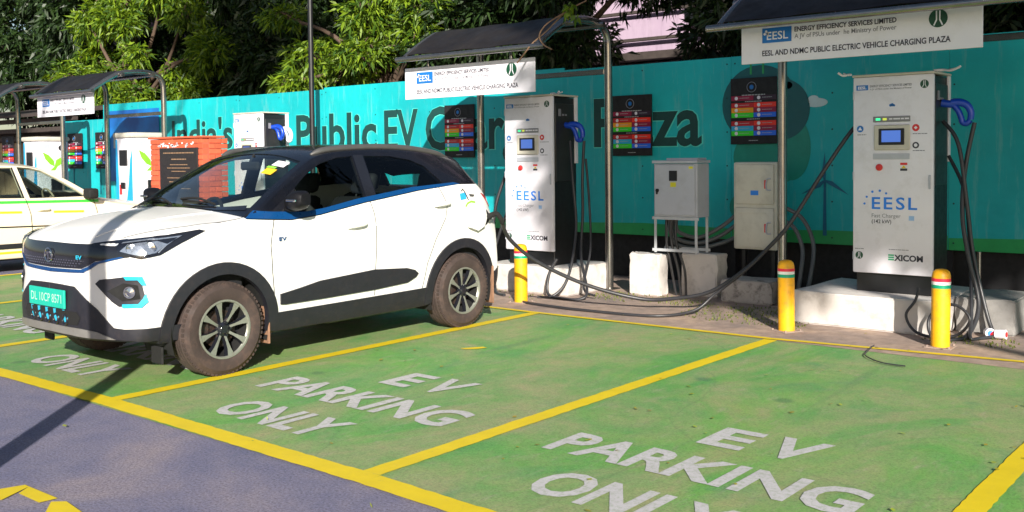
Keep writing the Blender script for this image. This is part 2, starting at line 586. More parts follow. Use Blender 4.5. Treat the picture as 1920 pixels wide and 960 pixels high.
# tree silhouettes
print_shape('printed_tree', ell(-5.05, 2.10, 0.46, 0.44), m_blob, -0.004)
print_shape('printed_tree', ell(-4.78, 2.03, 0.33, 0.34), m_blob, -0.0055)
print_shape('printed_tree', ell(-4.95, 1.50, 0.42, 0.34), m_blob2, -0.0030)
print_shape('printed_tree', ell(-5.22, 0.93, 0.20, 0.17), m_blob2, -0.0030)
print_shape('printed_tree', ell(-4.66, 1.60, 0.22, 0.36), m_blob2, -0.0042)
for x in (-5.15, -5.0):
    print_shape('printed_trunk', [(x - 0.012, 2.44), (x + 0.012, 2.44), (x + 0.012, 2.62), (x - 0.012, 2.62)], m_hgreen, -0.0065)
for (cx, cz, s) in ((-4.38, 2.09, 1.0), (-4.68, 2.27, 0.8), (-1.2, 2.2, 1.2), (-15.9, 1.25, 1.0), (-9.6, 1.2, 1.0)):
    print_shape('printed_cloud', ell(cx, cz, 0.13 * s, 0.05 * s), m_cloud, -0.004)
    print_shape('printed_cloud', ell(cx - 0.03 * s, cz + 0.03 * s, 0.065 * s, 0.05 * s), m_cloud, -0.0055)
def turbine(cx, cz, h, rot):
    print_shape('turbine_mast', [(cx - 0.022, cz - h), (cx + 0.022, cz - h), (cx + 0.012, cz), (cx - 0.012, cz)], m_turb, -0.0070)
    for k in range(3):
        a = rot + k * 2 * PI / 3
        d = (math.cos(a), math.sin(a)); n_ = (-d[1], d[0])
        r = h * 0.52
        P = [(0, 0.010), (0.25, 0.036), (1, 0.0), (0.25, -0.012), (0, -0.010)]
        print_shape('turbine_blade', [(cx + d[0] * r * t + n_[0] * q, cz + d[1] * r * t + n_[1] * q) for t, q in P], m_turb, -0.0085 - 0.001 * k)
turbine(-4.28, 1.24, 0.60, 1.57)
turbine(-19.78, 1.85, 1.0, 1.2)
turbine(-20.9, 1.45, 0.7, 0.5)
print_shape('printed_house', [(-14.7, 0.70), (-13.9, 0.70), (-13.9, 1.05), (-14.3, 1.25), (-14.7, 1.05)], m_hgreen)
for x in (-18.9, -18.2, -17.4):
    print_shape('printed_block', [(x, 0.7), (x + 0.5, 0.7), (x + 0.5, 1.2), (x, 1.2)], m_turb, -0.0052)

# blue poster pasted on the hoarding beside the far chargers
m_pblue, nt, b = new_mat('blue_poster_print')
v = coords(nt)
nt.links.new(ramp(nt, noise(nt, v, 1.2, 3), [(0.35, (0.01, 0.09, 0.34)), (0.65, (0.01, 0.20, 0.60))]), b.inputs['Base Color'])
b.inputs['Roughness'].default_value = 0.4
bp = tag(obj('wall_poster', bx(-19.35, -17.50, WY - 0.016, WY - 0.006, 1.12, 2.55), m_pblue), 'blue poster with grey EESL letters pasted on the teal hoarding', 'poster')
m_grey_l = simple('grey_letter_print', (0.42, 0.44, 0.46), 0.4)
lettering('lettering', [('EESL', -19.2, 1.80, 0.30, 1.50, 'L')], m_grey_l, bp, (0, WY - 0.018, 0), offset=0.02)

# pale dashes along the foot of the hoarding: a striped rope lying against it
bm = bmesh.new()
x = -7.6
while x < 1.5:
    z = 0.14 + (x + 7.04) * 0.038
    box(bm, x, x + 0.11, WY + 0.10, WY + 0.112, z, z + 0.014)
    x += 0.17
obj('dash', bm, simple('dash_white', (0.35, 0.35, 0.35), 0.7), hb)['kind'] = 'stuff'

# shed of vertical boards at the far left
m_board = simple('khaki_boards', (0.33, 0.24, 0.14), 0.85, var=0.3, vs=5, bumpy=0.3, dirt=((0.12, 0.08, 0.05), 0.5))
m_beam = simple('weathered_beam', (0.055, 0.042, 0.038), 0.9, var=0.3)
sh = thing('shed', 'brown boarded shed at the left end of the teal hoarding', 'shed', (-25.5, 11.0, 0))
bm = bmesh.new(); box(bm, -6, 4.1, 0.06, 2.4, 0, 2.3)
obj('wall', bm, m_beam, sh)
random.seed(21)
for k in range(45):
    x = -4.9 + k * 0.2
    bm = bmesh.new(); box(bm, x, x + 0.19, random.uniform(-0.01, 0.01), 0.05, 0, 2.0 + random.uniform(-0.02, 0.03), 0.004)
    obj('board', bm, m_board, sh)
for k, (z, d) in enumerate(((2.03, -0.10), (2.22, -0.22), (2.44, -0.30))):
    bm = bmesh.new(); box(bm, -6, 4.2, d, d + 0.12, z, z + 0.10, 0.005)
    obj('beam', bm, m_beam, sh)
bm = bmesh.new(); prism(bm, [(-0.5, 2.56), (2.6, 3.0), (2.6, 3.06), (-0.5, 2.62)], 'x', -6.2, 4.3)
obj('roof', bm, m_beam, sh)

# building behind the trees: pink plaster, dark bands and ledges
m_pink, nt, b = new_mat('pink_plaster')
v = coords(nt)
c1 = ramp(nt, noise(nt, v, 0.8, 7, 0.65), [(0.3, (0.36, 0.26, 0.37)), (0.7, (0.48, 0.37, 0.47))])
c2 = ramp(nt, noise(nt, coords(nt, 'Object', (4, 1, 0.5)), 2, 8, 0.7), [(0.5, 1.0), (0.75, 0.72)])
nt.links.new(mix(nt, 1.0, c1, c2, 'MULTIPLY'), b.inputs['Base Color'])
b.inputs['Roughness'].default_value = 0.9
m_win = simple('dark_window', (0.012, 0.014, 0.016), 0.15)
bl_ = thing('pink_building', 'pink plastered building with dark ledges glimpsed through the trees', 'building', (-10, 17.5, 0))
bm = bmesh.new(); box(bm, -26, 24, 0, 9, 0, 10.5)
obj('wall', bm, m_pink, bl_)
for z, d in ((3.45, 0.45), (6.6, 0.45), (9.9, 0.5)):
    bm = bmesh.new(); box(bm, -26.2, 24.2, -d, -0.003, z, z + 0.16, 0.01)
    obj('ledge', bm, m_beam, bl_)
    bm = bmesh.new(); box(bm, -26.1, 24.1, -0.10, -0.004, z - 0.42, z - 0.02, 0.01)
    obj('cornice', bm, m_pink, bl_)
for r_ in range(3):
    for k in range(14):
        x = -24.5 + k * 3.5
        z = 0.9 + r_ * 3.25
        bm = bmesh.new(); box(bm, x, x + 1.3, -0.03, -0.005, z, z + 1.5, 0.01)
        w_ = obj('window', bm, m_win, bl_)
        bm = bmesh.new(); box(bm, x - 0.08, x + 1.38, -0.12, -0.005, z - 0.09, z - 0.003, 0.01)
        obj('sill', bm, m_pink, w_)
for z in (3.86, 4.42):
    bm = bmesh.new(); box(bm, -26.0, 24.0, -0.16, -0.105, z, z + 0.07, 0.01)
    obj('gutter', bm, m_beam, bl_)
bm = bmesh.new(); box(bm, 1.15, 1.70, -0.42, -0.11, 3.80, 4.15, 0.02)
obj('air_conditioner', bm, m_grey_l, bl_)

# ------------------------------------------------------------------ trees
def leaf_mat(name, a, b_, trans=0.35):
    m = bpy.data.materials.new(name)
    m.use_nodes = True
    nt = m.node_tree
    nt.nodes.clear()
    o = nt.nodes.new('ShaderNodeOutputMaterial')
    geo = nt.nodes.new('ShaderNodeNewGeometry')
    col = ramp(nt, geo.outputs['Random Per Island'], [(0.0, a), (0.6, tuple((x + y) / 2 for x, y in zip(a, b_))), (1.0, b_)])
    d = nt.nodes.new('ShaderNodeBsdfPrincipled')
    d.inputs['Roughness'].default_value = 0.5
    nt.links.new(col, d.inputs['Base Color'])
    t = nt.nodes.new('ShaderNodeBsdfTranslucent')
    tcol = mix(nt, 1.0, col, (1.5, 1.25, 0.35), 'MULTIPLY')
    nt.links.new(tcol, t.inputs[0])
    mx = nt.nodes.new('ShaderNodeMixShader')
    mx.inputs[0].default_value = trans
    nt.links.new(d.outputs[0], mx.inputs[1])
    nt.links.new(t.outputs[0], mx.inputs[2])
    nt.links.new(mx.outputs[0], o.inputs[0])
    return m
m_leaf = leaf_mat('sunlit_leaf', (0.03, 0.09, 0.010), (0.24, 0.36, 0.016))  # lit foliage tone
m_leaf_shade = leaf_mat('shaded_leaf', (0.008, 0.024, 0.006), (0.028, 0.060, 0.010), 0.15)  # same foliage in shade: the shade is put into the leaf colour
m_bark = simple('bark', (0.10, 0.065, 0.045), 0.95, var=0.35, vs=12, bumpy=0.7)

def leaf_mesh(centers, dirs, rng, length, width, per, droop):
    """Sprays of pointed leaflets fanned around each centre."""
    n = len(centers)
    N = n * per
    c = np.repeat(centers, per, axis=0)
    d0 = np.repeat(dirs, per, axis=0)
    rnd = rng.normal(size=(N, 3))
    d = d0 * 0.75 + rnd * 0.62
    d[:, 2] -= droop
    d /= np.linalg.norm(d, axis=1, keepdims=True)
    L = length * rng.uniform(0.40, 1.30, (N, 1))
    W = width * rng.uniform(0.7, 1.2, (N, 1))
    ax = rng.normal(size=(N, 3))
    s = np.cross(d, ax); s /= np.linalg.norm(s, axis=1, keepdims=True)
    base = c + rng.normal(size=(N, 3)) * length * 0.22
    tip = base + d * L; tip[:, 2] -= L[:, 0] * 0.18
    mid = base + d * L * 0.42
    V = np.stack([base, mid + s * W, tip, mid - s * W], axis=1).reshape(-1, 3)
    return V

def quads_obj(name, V, mat, parent):
    me = bpy.data.meshes.new(name)
    n = len(V)
    me.vertices.add(n)
    me.vertices.foreach_set('co', V.astype(np.float32).ravel())
    me.loops.add(n)
    me.loops.foreach_set('vertex_index', np.arange(n, dtype=np.int32))
    me.polygons.add(n // 4)
    me.polygons.foreach_set('loop_start', np.arange(0, n, 4, dtype=np.int32))
    me.update(calc_edges=True)
    me.materials.append(mat)
    o = bpy.data.objects.new(name, me)
    C.objects.link(o)
    o.parent = parent
    return o

def tree(label, x, y, h, blobs, seed, sprays=2600, length=0.20, width=0.022, per=9, mat=None, group='trees behind the hoarding', lean=(0, 0), rt=0.16, droop=0.35):
    """blobs: list of (dx, dy, z, rx, ry, rz) foliage masses round the trunk."""
    rng = np.random.default_rng(seed)
    random.seed(seed)
    t = thing('tree', label, 'tree', (x, y, 0), 0, group)
    vol = np.array([b[3] * b[4] * b[5] for b in blobs]) ** 0.67
    vol /= vol.sum()
    cs, ds = [], []
    for b, f in zip(blobs, vol):
        k = int(sprays * f)
        p = rng.normal(size=(k, 3))
        p /= np.linalg.norm(p, axis=1, keepdims=True)
        # lumpy surface with thinner inside
        lump = 0.78 + 0.30 * np.sin(p[:, 0] * 5 + seed) * np.sin(p[:, 1] * 4.3 + 1.3 * seed) + 0.16 * np.sin(p[:, 2] * 9 + seed)
        r = lump * rng.uniform(0.25, 1.0, k) ** 0.33
        cs.append(np.array(b[:3]) + p * r[:, None] * np.array(b[3:]))
        ds.append(p)
    cs = np.concatenate(cs); ds = np.concatenate(ds)
    quads_obj('crown', leaf_mesh(cs, ds, rng, length, width, per, droop), mat or m_leaf, t)
    bm = bmesh.new()
    top = Vector((lean[0], lean[1], h * 0.62))
    tube(bm, [(0, 0, -0.1), (0.03 + lean[0] * 0.2, 0.0, h * 0.2), (lean[0] * 0.6 - 0.04, lean[1] * 0.5, h * 0.42), top], lambda k: rt * (1 - 0.6 * k), 10, 5)
    for b in blobs:
        e = Vector(b[:3])
        a = Vector((lean[0] * 0.6, lean[1] * 0.6, h * random.uniform(0.30, 0.5)))
        m_ = a.lerp(e, 0.5) + Vector((random.uniform(-.2, .2), random.uniform(-.2, .2), 0.25))
        tube(bm, [a, m_, e], lambda k: rt * 0.45 * (1 - 0.8 * k), 7, 5)
        for q in range(5):
            d = Vector((random.uniform(-1, 1) * b[3], random.uniform(-1, 1) * b[4], random.uniform(-0.7, 0.8) * b[5])) * 0.75
            tube(bm, [m_.lerp(e, 0.6), e + d * 0.5 + Vector((0, 0, 0.1)), e + d], lambda k: rt * 0.13 * (1 - 0.75 * k), 5, 4)
    obj('trunk', bm, m_bark, t, smooth=60)
    return t

def scatter(n, x0, x1, y0, y1, z0, z1, r0, r1, seed):
    """Many small separate leaf masses, so that dark gaps stay between them."""
    random.seed(seed)
    return [(random.uniform(x0, x1), random.uniform(y0, y1), random.uniform(z0, z1), random.uniform(r0, r1) * 1.15, random.uniform(r0, r1), random.uniform(r0, r1) * 0.75) for _ in range(n)]
tree('bright green tree over the shelters at the far left', -22.8, 13.0, 7.5,
     scatter(20, -1.6, 3.2, -0.9, 0.3, 3.0, 6.2, 0.35, 0.75, 5) + [(0.4, 0, 7.4, 2.4, 1.4, 1.2)], 5, 2500, 0.22, 0.026)
tree('bright green tree with thin branches beside the black lamp pole', -13.6, 12.7, 6.5,
     scatter(20, -2.6, 2.4, -0.9, 0.2, 2.75, 5.0, 0.30, 0.62, 9) + [(0, 0, 6.0, 1.8, 1.0, 0.9)], 9, 1900, 0.19, 0.022)
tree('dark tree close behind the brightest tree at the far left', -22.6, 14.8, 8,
     [(-1.8, 0, 3.8, 1.8, 0.9, 1.7), (1.0, 0, 3.6, 2.0, 0.9, 1.6), (0, 0, 6.4, 3.2, 1.0, 1.8)], 55, 3000, 0.26, 0.036, mat=m_leaf_shade)
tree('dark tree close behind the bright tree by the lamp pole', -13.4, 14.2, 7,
     [(-1.8, 0, 3.4, 1.6, 0.8, 1.3), (1.4, 0, 3.5, 1.2, 0.7, 1.0), (-0.6, 0, 5.4, 2.4, 0.9, 1.4)], 56, 2400, 0.22, 0.030, mat=m_leaf_shade)
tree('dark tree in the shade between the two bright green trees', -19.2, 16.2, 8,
     [(-2.2, 0, 3.6, 2.0, 1.2, 1.7), (0.6, 0, 3.8, 2.2, 1.2, 1.8), (2.8, 0.2, 4.2, 2.0, 1.2, 1.8), (0.2, 0, 6.6, 3.4, 1.4, 1.9)], 13, 3600, 0.26, 0.036, mat=m_leaf_shade)
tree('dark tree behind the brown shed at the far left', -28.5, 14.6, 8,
     [(-1.5, 0, 4.2, 2.6, 1.6, 2.0), (1.4, -0.6, 3.9, 2.0, 1.2, 1.6), (0.6, 0, 6.8, 3.4, 1.8, 2.0), (2.6, -1.4, 5.6, 1.6, 1.0, 1.4)], 17, 3600, 0.26, 0.036, mat=m_leaf_shade)
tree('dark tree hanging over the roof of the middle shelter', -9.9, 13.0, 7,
     [(-1.0, -0.4, 3.6, 1.5, 1.1, 1.0), (0.6, -0.7, 4.5, 1.6, 1.2, 0.8), (-0.6, 0, 5.4, 2.2, 1.4, 1.2), (1.7, -0.8, 4.6, 1.3, 1.0, 0.50), (0.55, -0.2, 3.3, 0.75, 0.7, 0.55), (2.6, -0.6, 4.35, 0.9, 0.6, 0.40)], 23, 3600, 0.20, 0.026, mat=m_leaf_shade)
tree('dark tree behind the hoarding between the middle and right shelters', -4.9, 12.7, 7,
     [(-0.9, -0.4, 3.5, 1.2, 1.1, 1.0), (-3.0, 0.3, 4.15, 1.5, 0.6, 0.40), (-2.2, 0.4, 3.2, 0.5, 0.4, 0.5), (0.7, -0.3, 3.4, 1.4, 1.2, 1.1), (-0.2, 0, 5.0, 2.0, 1.5, 1.0), (-1.5, -0.9, 4.2, 0.9, 0.8, 0.45), (2.0, 0, 3.7, 1.2, 1.0, 1.4)], 29, 3400, 0.18, 0.024, mat=m_leaf_shade)
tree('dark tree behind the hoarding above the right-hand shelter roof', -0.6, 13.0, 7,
     [(-0.8, -0.4, 3.6, 1.6, 1.3, 1.5), (1.5, 0, 3.8, 1.8, 1.3, 1.6), (0, 0, 5.6, 2.6, 1.6, 1.4), (-2.4, 0.2, 3.6, 1.0, 0.8, 1.2), (-1.4, -2.6, 4.5, 1.8, 1.5, 0.7), (1.4, -2.8, 4.6, 2.0, 1.6, 0.8), (-0.6, -4.4, 4.9, 1.8, 1.2, 0.7)], 31, 5600, 0.2, 0.03, mat=m_leaf_shade)
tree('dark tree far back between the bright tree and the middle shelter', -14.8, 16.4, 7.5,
     [(-1.2, 0, 3.8, 1.8, 0.8, 1.6), (0.0, 0, 5.8, 2.6, 0.9, 1.6)], 37, 2200, 0.26, 0.036, mat=m_leaf_shade)

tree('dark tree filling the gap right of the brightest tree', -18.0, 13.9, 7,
     [(-1.0, 0, 3.7, 1.3, 0.8, 1.4), (0.8, 0, 3.5, 1.4, 0.8, 1.3), (0.0, 0, 5.6, 2.0, 0.9, 1.5)], 51, 2200, 0.24, 0.032, mat=m_leaf_shade)
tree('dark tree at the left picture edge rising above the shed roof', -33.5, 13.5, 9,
     [(-1.0, 0, 4.2, 3.0, 1.6, 2.4), (2.4, 0.3, 5.2, 2.4, 1.4, 2.2), (0.4, 0, 8.0, 3.6, 1.8, 2.2), (4.6, 0.8, 8.2, 2.6, 1.4, 1.8)], 53, 4200, 0.28, 0.040, mat=m_leaf_shade)

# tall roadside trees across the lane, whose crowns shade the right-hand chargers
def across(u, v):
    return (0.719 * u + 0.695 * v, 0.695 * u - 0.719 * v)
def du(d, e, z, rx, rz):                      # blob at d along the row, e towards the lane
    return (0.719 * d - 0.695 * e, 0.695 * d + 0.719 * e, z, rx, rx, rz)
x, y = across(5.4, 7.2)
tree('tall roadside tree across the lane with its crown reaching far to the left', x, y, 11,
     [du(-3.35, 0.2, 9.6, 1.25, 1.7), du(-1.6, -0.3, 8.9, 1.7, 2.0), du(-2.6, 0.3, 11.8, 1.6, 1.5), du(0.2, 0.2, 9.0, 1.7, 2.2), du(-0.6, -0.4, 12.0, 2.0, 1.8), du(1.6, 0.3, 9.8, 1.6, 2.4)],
     41, 12000, 0.30, 0.075, per=7, mat=m_leaf_shade, group='roadside trees across the lane', rt=0.22)
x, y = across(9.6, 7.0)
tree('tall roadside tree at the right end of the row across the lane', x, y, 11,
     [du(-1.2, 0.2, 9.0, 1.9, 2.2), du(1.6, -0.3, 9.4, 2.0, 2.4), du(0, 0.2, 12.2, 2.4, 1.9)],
     42, 6500, 0.30, 0.075, per=7, mat=m_leaf_shade, group='roadside trees across the lane', rt=0.22)
x, y = across(-8.8, 6.0)  # added out of view, crown shaped to dapple the trees behind the hoarding
tree('very tall unseen tree added across the lane to shade the background trees', x, y, 17,
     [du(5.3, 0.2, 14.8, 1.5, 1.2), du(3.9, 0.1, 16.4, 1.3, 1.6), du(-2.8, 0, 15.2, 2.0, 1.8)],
     43, 3200, 0.30, 0.075, per=7, mat=m_leaf_shade, group='roadside trees across the lane', rt=0.26)

# ================================================================== things on the service strip
m_cab = simple('white_powder_coat', (0.77, 0.75, 0.82), 0.38, 0, 0.05, 2.5, coat=0.15, dirt=((0.38, 0.34, 0.32), 0.25))
m_cab_edge = simple('cream_cap', (0.55, 0.52, 0.45), 0.5)
m_cblack = simple('charger_black', (0.010, 0.010, 0.012), 0.45)
m_bluegun = simple('blue_gun_plastic', (0.003, 0.05, 0.45), 0.35, coat=0.3)
m_cable = simple('rubber_cable', (0.030, 0.030, 0.034), 0.42, var=0.2, vs=12)
m_lblue = simple('logo_blue_print', (0.02, 0.22, 0.80), 0.45)
m_dkblue = simple('badge_blue_print', (0.01, 0.16, 0.52), 0.4)
m_ink = simple('ink_print', (0.03, 0.03, 0.05), 0.5)
m_inkg = simple('grey_ink_print', (0.22, 0.22, 0.26), 0.5)
m_ndmc = simple('dark_green_emblem', (0.008, 0.07, 0.035), 0.5)
m_signw = simple('sign_white', (0.80, 0.78, 0.85), 0.45, 0, 0.04, 2, dirt=((0.5, 0.46, 0.42), 0.2))
m_grn = simple('green_print_bright', (0.02, 0.36, 0.16), 0.5)
m_red = simple('red_print', (0.65, 0.03, 0.03), 0.4)
m_lcd = emit('lcd_display', (0.04, 0.10, 0.34), 1.0)
m_led = emit('led_green', (0.05, 0.9, 0.35), 0.8)
m_ledy = emit('led_yellow', (0.7, 0.8, 0.1), 0.5)
m_plinth = simple('whitewashed_concrete', (0.62, 0.58, 0.55), 0.85, 0, 0.15, 3, bumpy=0.5, dirt=((0.22, 0.18, 0.16), 0.5))
m_gbox = simple('grey_enamel', (0.46, 0.48, 0.54), 0.45, 0, 0.06, 3, dirt=((0.2, 0.18, 0.17), 0.2))
m_cream = simple('cream_grp', (0.62, 0.60, 0.52), 0.5, 0, 0.08, 3, dirt=((0.25, 0.22, 0.17), 0.3))
m_ybol = simple('yellow_bollard_paint', (0.84, 0.40, 0.004), 0.5, 0, 0.08, 6, bumpy=0.3, dirt=((0.30, 0.16, 0.04), 0.6))

def disc(bm, c, r, n=20, y=0.0):
    vs = [bm.verts.new((c[0] + r * math.cos(2 * PI * k / n), y, c[1] + r * math.sin(2 * PI * k / n))) for k in range(n)]
    bm.faces.new(vs)

def flat(name, polys, mat, parent, y):
    V, F = [], []
    for P in polys:
        b0 = len(V)
        V += [(x, y, z) for x, z in P]
        F.append(tuple(range(b0, b0 + len(P))))
    o = obj(name, (V, F), mat, parent)
    return o

def rect(x0, x1, z0, z1):
    return [(x0, z0), (x1, z0), (x1, z1), (x0, z1)]

def circ(cx, cz, r, n=22, a0=0, a1=360):
    return [(cx + r * math.cos(math.radians(a0 + (a1 - a0) * k / n)), cz + r * math.sin(math.radians(a0 + (a1 - a0) * k / n))) for k in range(n)]

def ndmc(parent, cx, cz, r, y, bg):
    """Round dark green emblem with a flared tower left pale inside it."""
    flat('emblem', [circ(cx, cz, r, 26)], m_ndmc, parent, y)
    P = []
    for s in (1, -1):
        P.append([(cx + s * 0.10 * r, cz + 0.85 * r), (cx + s * 0.26 * r, cz + 0.80 * r), (cx + s * 0.24 * r, cz - 0.10 * r), (cx + s * 0.52 * r, cz - 0.72 * r), (cx + s * 0.40 * r, cz - 0.80 * r), (cx + s * 0.10 * r, cz - 0.20 * r)][::1])
    flat('emblem_tower', P, bg, parent, y - 0.0012)

def bars(name, rows, mat, parent, y):
    """Print too small to read: faint broken lines."""
    random.seed(len(rows) * 7 + 1)
    P = []
    for (x0, x1, z, h) in rows:
        x = x0
        while x < x1:
            w = min(random.uniform(0.02, 0.06) * max(0.6, h / 0.012), x1 - x)
            P.append(rect(x, x + w, z, z + h))
            x += w + h * 0.6
    o = flat(name, P, mat, parent, y)
    o['kind'] = 'stuff'
    return o

# ------------------------------------------------------------------ chargers (EESL type), front face at local y=0, width 0.69
def make_charger(label, x, y, gun=True):
    t = thing('ev_charger', label, 'charger', (x, y, 0), 0, 'white EESL fast chargers')
    W_, D_, Z0, Z1 = 0.69, 0.46, 0.47, 2.20
    bm = bmesh.new()
    box(bm, 0.02, W_ - 0.02, 0.03, D_, 0.30, Z1 - 0.01, 0.006)
    obj('cabinet', bm, m_cblack, t)
    bm = bmesh.new()
    box(bm, 0, W_, -0.015, 0.028, Z0, Z1, 0.012, 0, 2)
    dr = obj('door', bm, m_cab, t, smooth=40)
    bm = bmesh.new()
    box(bm, -0.006, W_ + 0.006, -0.022, D_ + 0.012, Z1 + 0.002, Z1 + 0.022, 0.004)
    obj('cap', bm, m_cab_edge, t)
    bm = bmesh.new()
    box(bm, W_ - 0.019, W_ + 0.004, D_ - 0.05, D_ + 0.004, 1.45, Z1, 0.004)
    obj('rear_frame', bm, m_cab, t)
    bm = bmesh.new()
    box(bm, 0.0, W_ * 0.02, 0.03, D_, Z0, Z1, 0.003)
    obj('side_panel', bm, m_cab, t)
    yy = -0.0165
    # head print
    flat('badge', [rect(0.03, 0.135, 2.085, 2.13)], m_dkblue, dr, yy)
    lettering('lettering', [('EESL', 0.045, 2.095, 0.025, 0.075, 'L')], m_signw, dr, (0, yy - 0.0012, 0), offset=0.03)
    lettering('lettering', [('ENERGY EFFICIENCY SERVICES LIMITED', 0.15, 2.108, 0.020, 0.36, 'L'), ('A JV of PSUs under the Ministry of Power', 0.15, 2.084, 0.014, 0.36, 'L')], m_inkg, dr, (0, yy, 0), offset=0.02)
    ndmc(dr, 0.615, 2.115, 0.036, yy, m_cab)
    flat('cloud_logo', [circ(0.33, 1.945, 0.012), circ(0.345, 1.948, 0.014), circ(0.36, 1.943, 0.010)], m_dkblue, dr, yy)
    # status bar, screen bezel, screen, slot
    bm = bmesh.new(); box(bm, 0.18, 0.50, -0.022, -0.016, 1.80, 1.85, 0.003)
    sb = obj('status_bar', bm, simple('status_grey', (0.22, 0.22, 0.24), 0.4), dr)
    flat('led', [rect(0.205, 0.245, 1.815, 1.835)], m_led, sb, -0.0235)
    flat('led', [rect(0.265, 0.300, 1.815, 1.835)], m_ledy, sb, -0.0235)
    bars('label_print', [(0.32, 0.49, 1.820, 0.012)], m_signw, sb, -0.0235)
    bm = bmesh.new(); box(bm, 0.19, 0.50, -0.034, -0.016, 1.555, 1.775, 0.008)
    bz = obj('screen_bezel', bm, m_cab_edge, dr)
    bm = bmesh.new(); box(bm, 0.235, 0.455, -0.040, -0.0345, 1.60, 1.742, 0.003)
    sc = obj('screen', bm, m_cblack, bz)
    flat('display', [rect(0.262, 0.425, 1.625, 1.725)], m_lcd, sc, -0.0415)
    bm = bmesh.new(); box(bm, 0.18, 0.495, -0.022, -0.016, 1.475, 1.525, 0.003)
    obj('card_slot', bm, m_gbox, dr)
    bm = bmesh.new(); lathe(bm, [(0.030, 0), (0.030, 0.008), (0.022, 0.012), (0.022, 0.022), (0.0, 0.026)], 20, 'y', origin=(0.235, -0.016, 1.405))
    obj('stop_button', bm, [m_red], dr, smooth=40)
    flat('warning_label', [rect(0.415, 0.475, 1.425, 1.445)], m_red, dr, yy)
    flat('warning_label', [rect(0.415, 0.475, 1.375, 1.395)], m_ink, dr, yy)
    flat('warning_label', [[(0.425, 1.398), (0.465, 1.398), (0.445, 1.423)]], simple('hazard_yellow', (0.75, 0.55, 0.02), 0.4), dr, yy)
    flat('sticker', [circ(0.065, 1.745, 0.030)], m_dkblue, dr, yy)
    flat('sticker_mark', [[(0.047, 1.733), (0.083, 1.733), (0.065, 1.763)]], m_signw, dr, yy - 0.0012)
    flat('sticker', [circ(0.545, 1.745, 0.031)], m_red, dr, yy)
    flat('sticker_mark', [[(0.530, 1.745), (0.545, 1.730), (0.560, 1.745), (0.545, 1.760)]], m_signw, dr, yy - 0.0012)
    flat('sticker', [circ(0.545, 1.595, 0.028)], m_ink, dr, yy)
    flat('sticker_mark', [circ(0.545, 1.595, 0.015)], m_signw, dr, yy - 0.0012)
    bars('label_print', [(0.04, 0.12, 1.69, 0.007), (0.52, 0.64, 1.690, 0.007), (0.52, 0.62, 1.545, 0.007)], m_inkg, dr, yy)
    bm = bmesh.new(); box(bm, 0.655, 0.672, -0.026, -0.016, 1.22, 1.34, 0.003); cyl(bm, (0.663, -0.030, 1.30), (0.663, -0.026, 1.30), 0.005, n=8)
    obj('door_lock', bm, m_gbox, dr)
    for zz in (0.62, 1.33, 2.04):
        bm = bmesh.new(); cyl(bm, (0.006, -0.018, zz - 0.035), (0.006, -0.018, zz + 0.035), 0.006, n=8)
        obj('hinge', bm, m_gbox, dr)
    # EESL logo with its arc of dots
    lettering('lettering', [(ch, 0.170 + 0.105 * i, 1.04, 0.108, 0.075, 'L') for i, ch in enumerate('EESL')], m_lblue, dr, (0, yy, 0), offset=0.016)
    flat('logo_dot', [circ(px_, pz, r, 12) for px_, pz, r in ((0.105, 1.085, 0.010), (0.125, 1.145, 0.010), (0.175, 1.190, 0.011), (0.240, 1.200, 0.011), (0.295, 1.178, 0.010))], m_lblue, dr, yy)
    lettering('lettering', [('Fast Charger', 0.17, 0.965, 0.036, 0.25, 'L')], m_inkg, dr, (0, yy, 0), offset=0.0)
    lettering('lettering', [('(142 kW)', 0.17, 0.915, 0.034, 0.17, 'L')], m_ink, dr, (0, yy, 0), offset=0.01)
    flat('sticker', [rect(0.49, 0.535, 0.945, 0.985)], simple('pale_blue_sticker', (0.35, 0.55, 0.85), 0.5), dr, yy)
    # foot print
    ndmc(dr, 0.060, 0.625, 0.034, yy, m_cab)
    bars('label_print', [(0.02, 0.10, 0.68, 0.006), (0.32, 0.49, 0.685, 0.006)], m_inkg, dr, yy)
    flat('logo_bar', [rect(0.315, 0.365, 0.593, 0.606), rect(0.315, 0.365, 0.613, 0.625), rect(0.315, 0.365, 0.632, 0.645), rect(0.310, 0.323, 0.593, 0.645)][:3], m_grn, dr, yy)
    lettering('lettering', [('XICOM', 0.365, 0.593, 0.052, 0.245, 'L')], m_ink, dr, (0, yy, 0), offset=0.035)
    # side recess with gun holder
    bm = bmesh.new(); box(bm, W_ - 0.018, W_ - 0.004, 0.05, D_ - 0.06, 1.25, 2.12, 0.004)
    rc = obj('side_recess', bm, simple('satin_black', (0.02, 0.02, 0.022), 0.35), t)
    bm = bmesh.new()
    box(bm, W_ - 0.003, W_ + 0.006, 0.10, 0.14, 1.98, 2.06); box(bm, W_ - 0.003, W_ + 0.006, 0.17, 0.20, 1.985, 2.005); box(bm, W_ - 0.003, W_ + 0.006, 0.23, 0.25, 1.985, 2.005)
    obj('side_label', bm, m_inkg, rc)['kind'] = 'stuff'
    return t

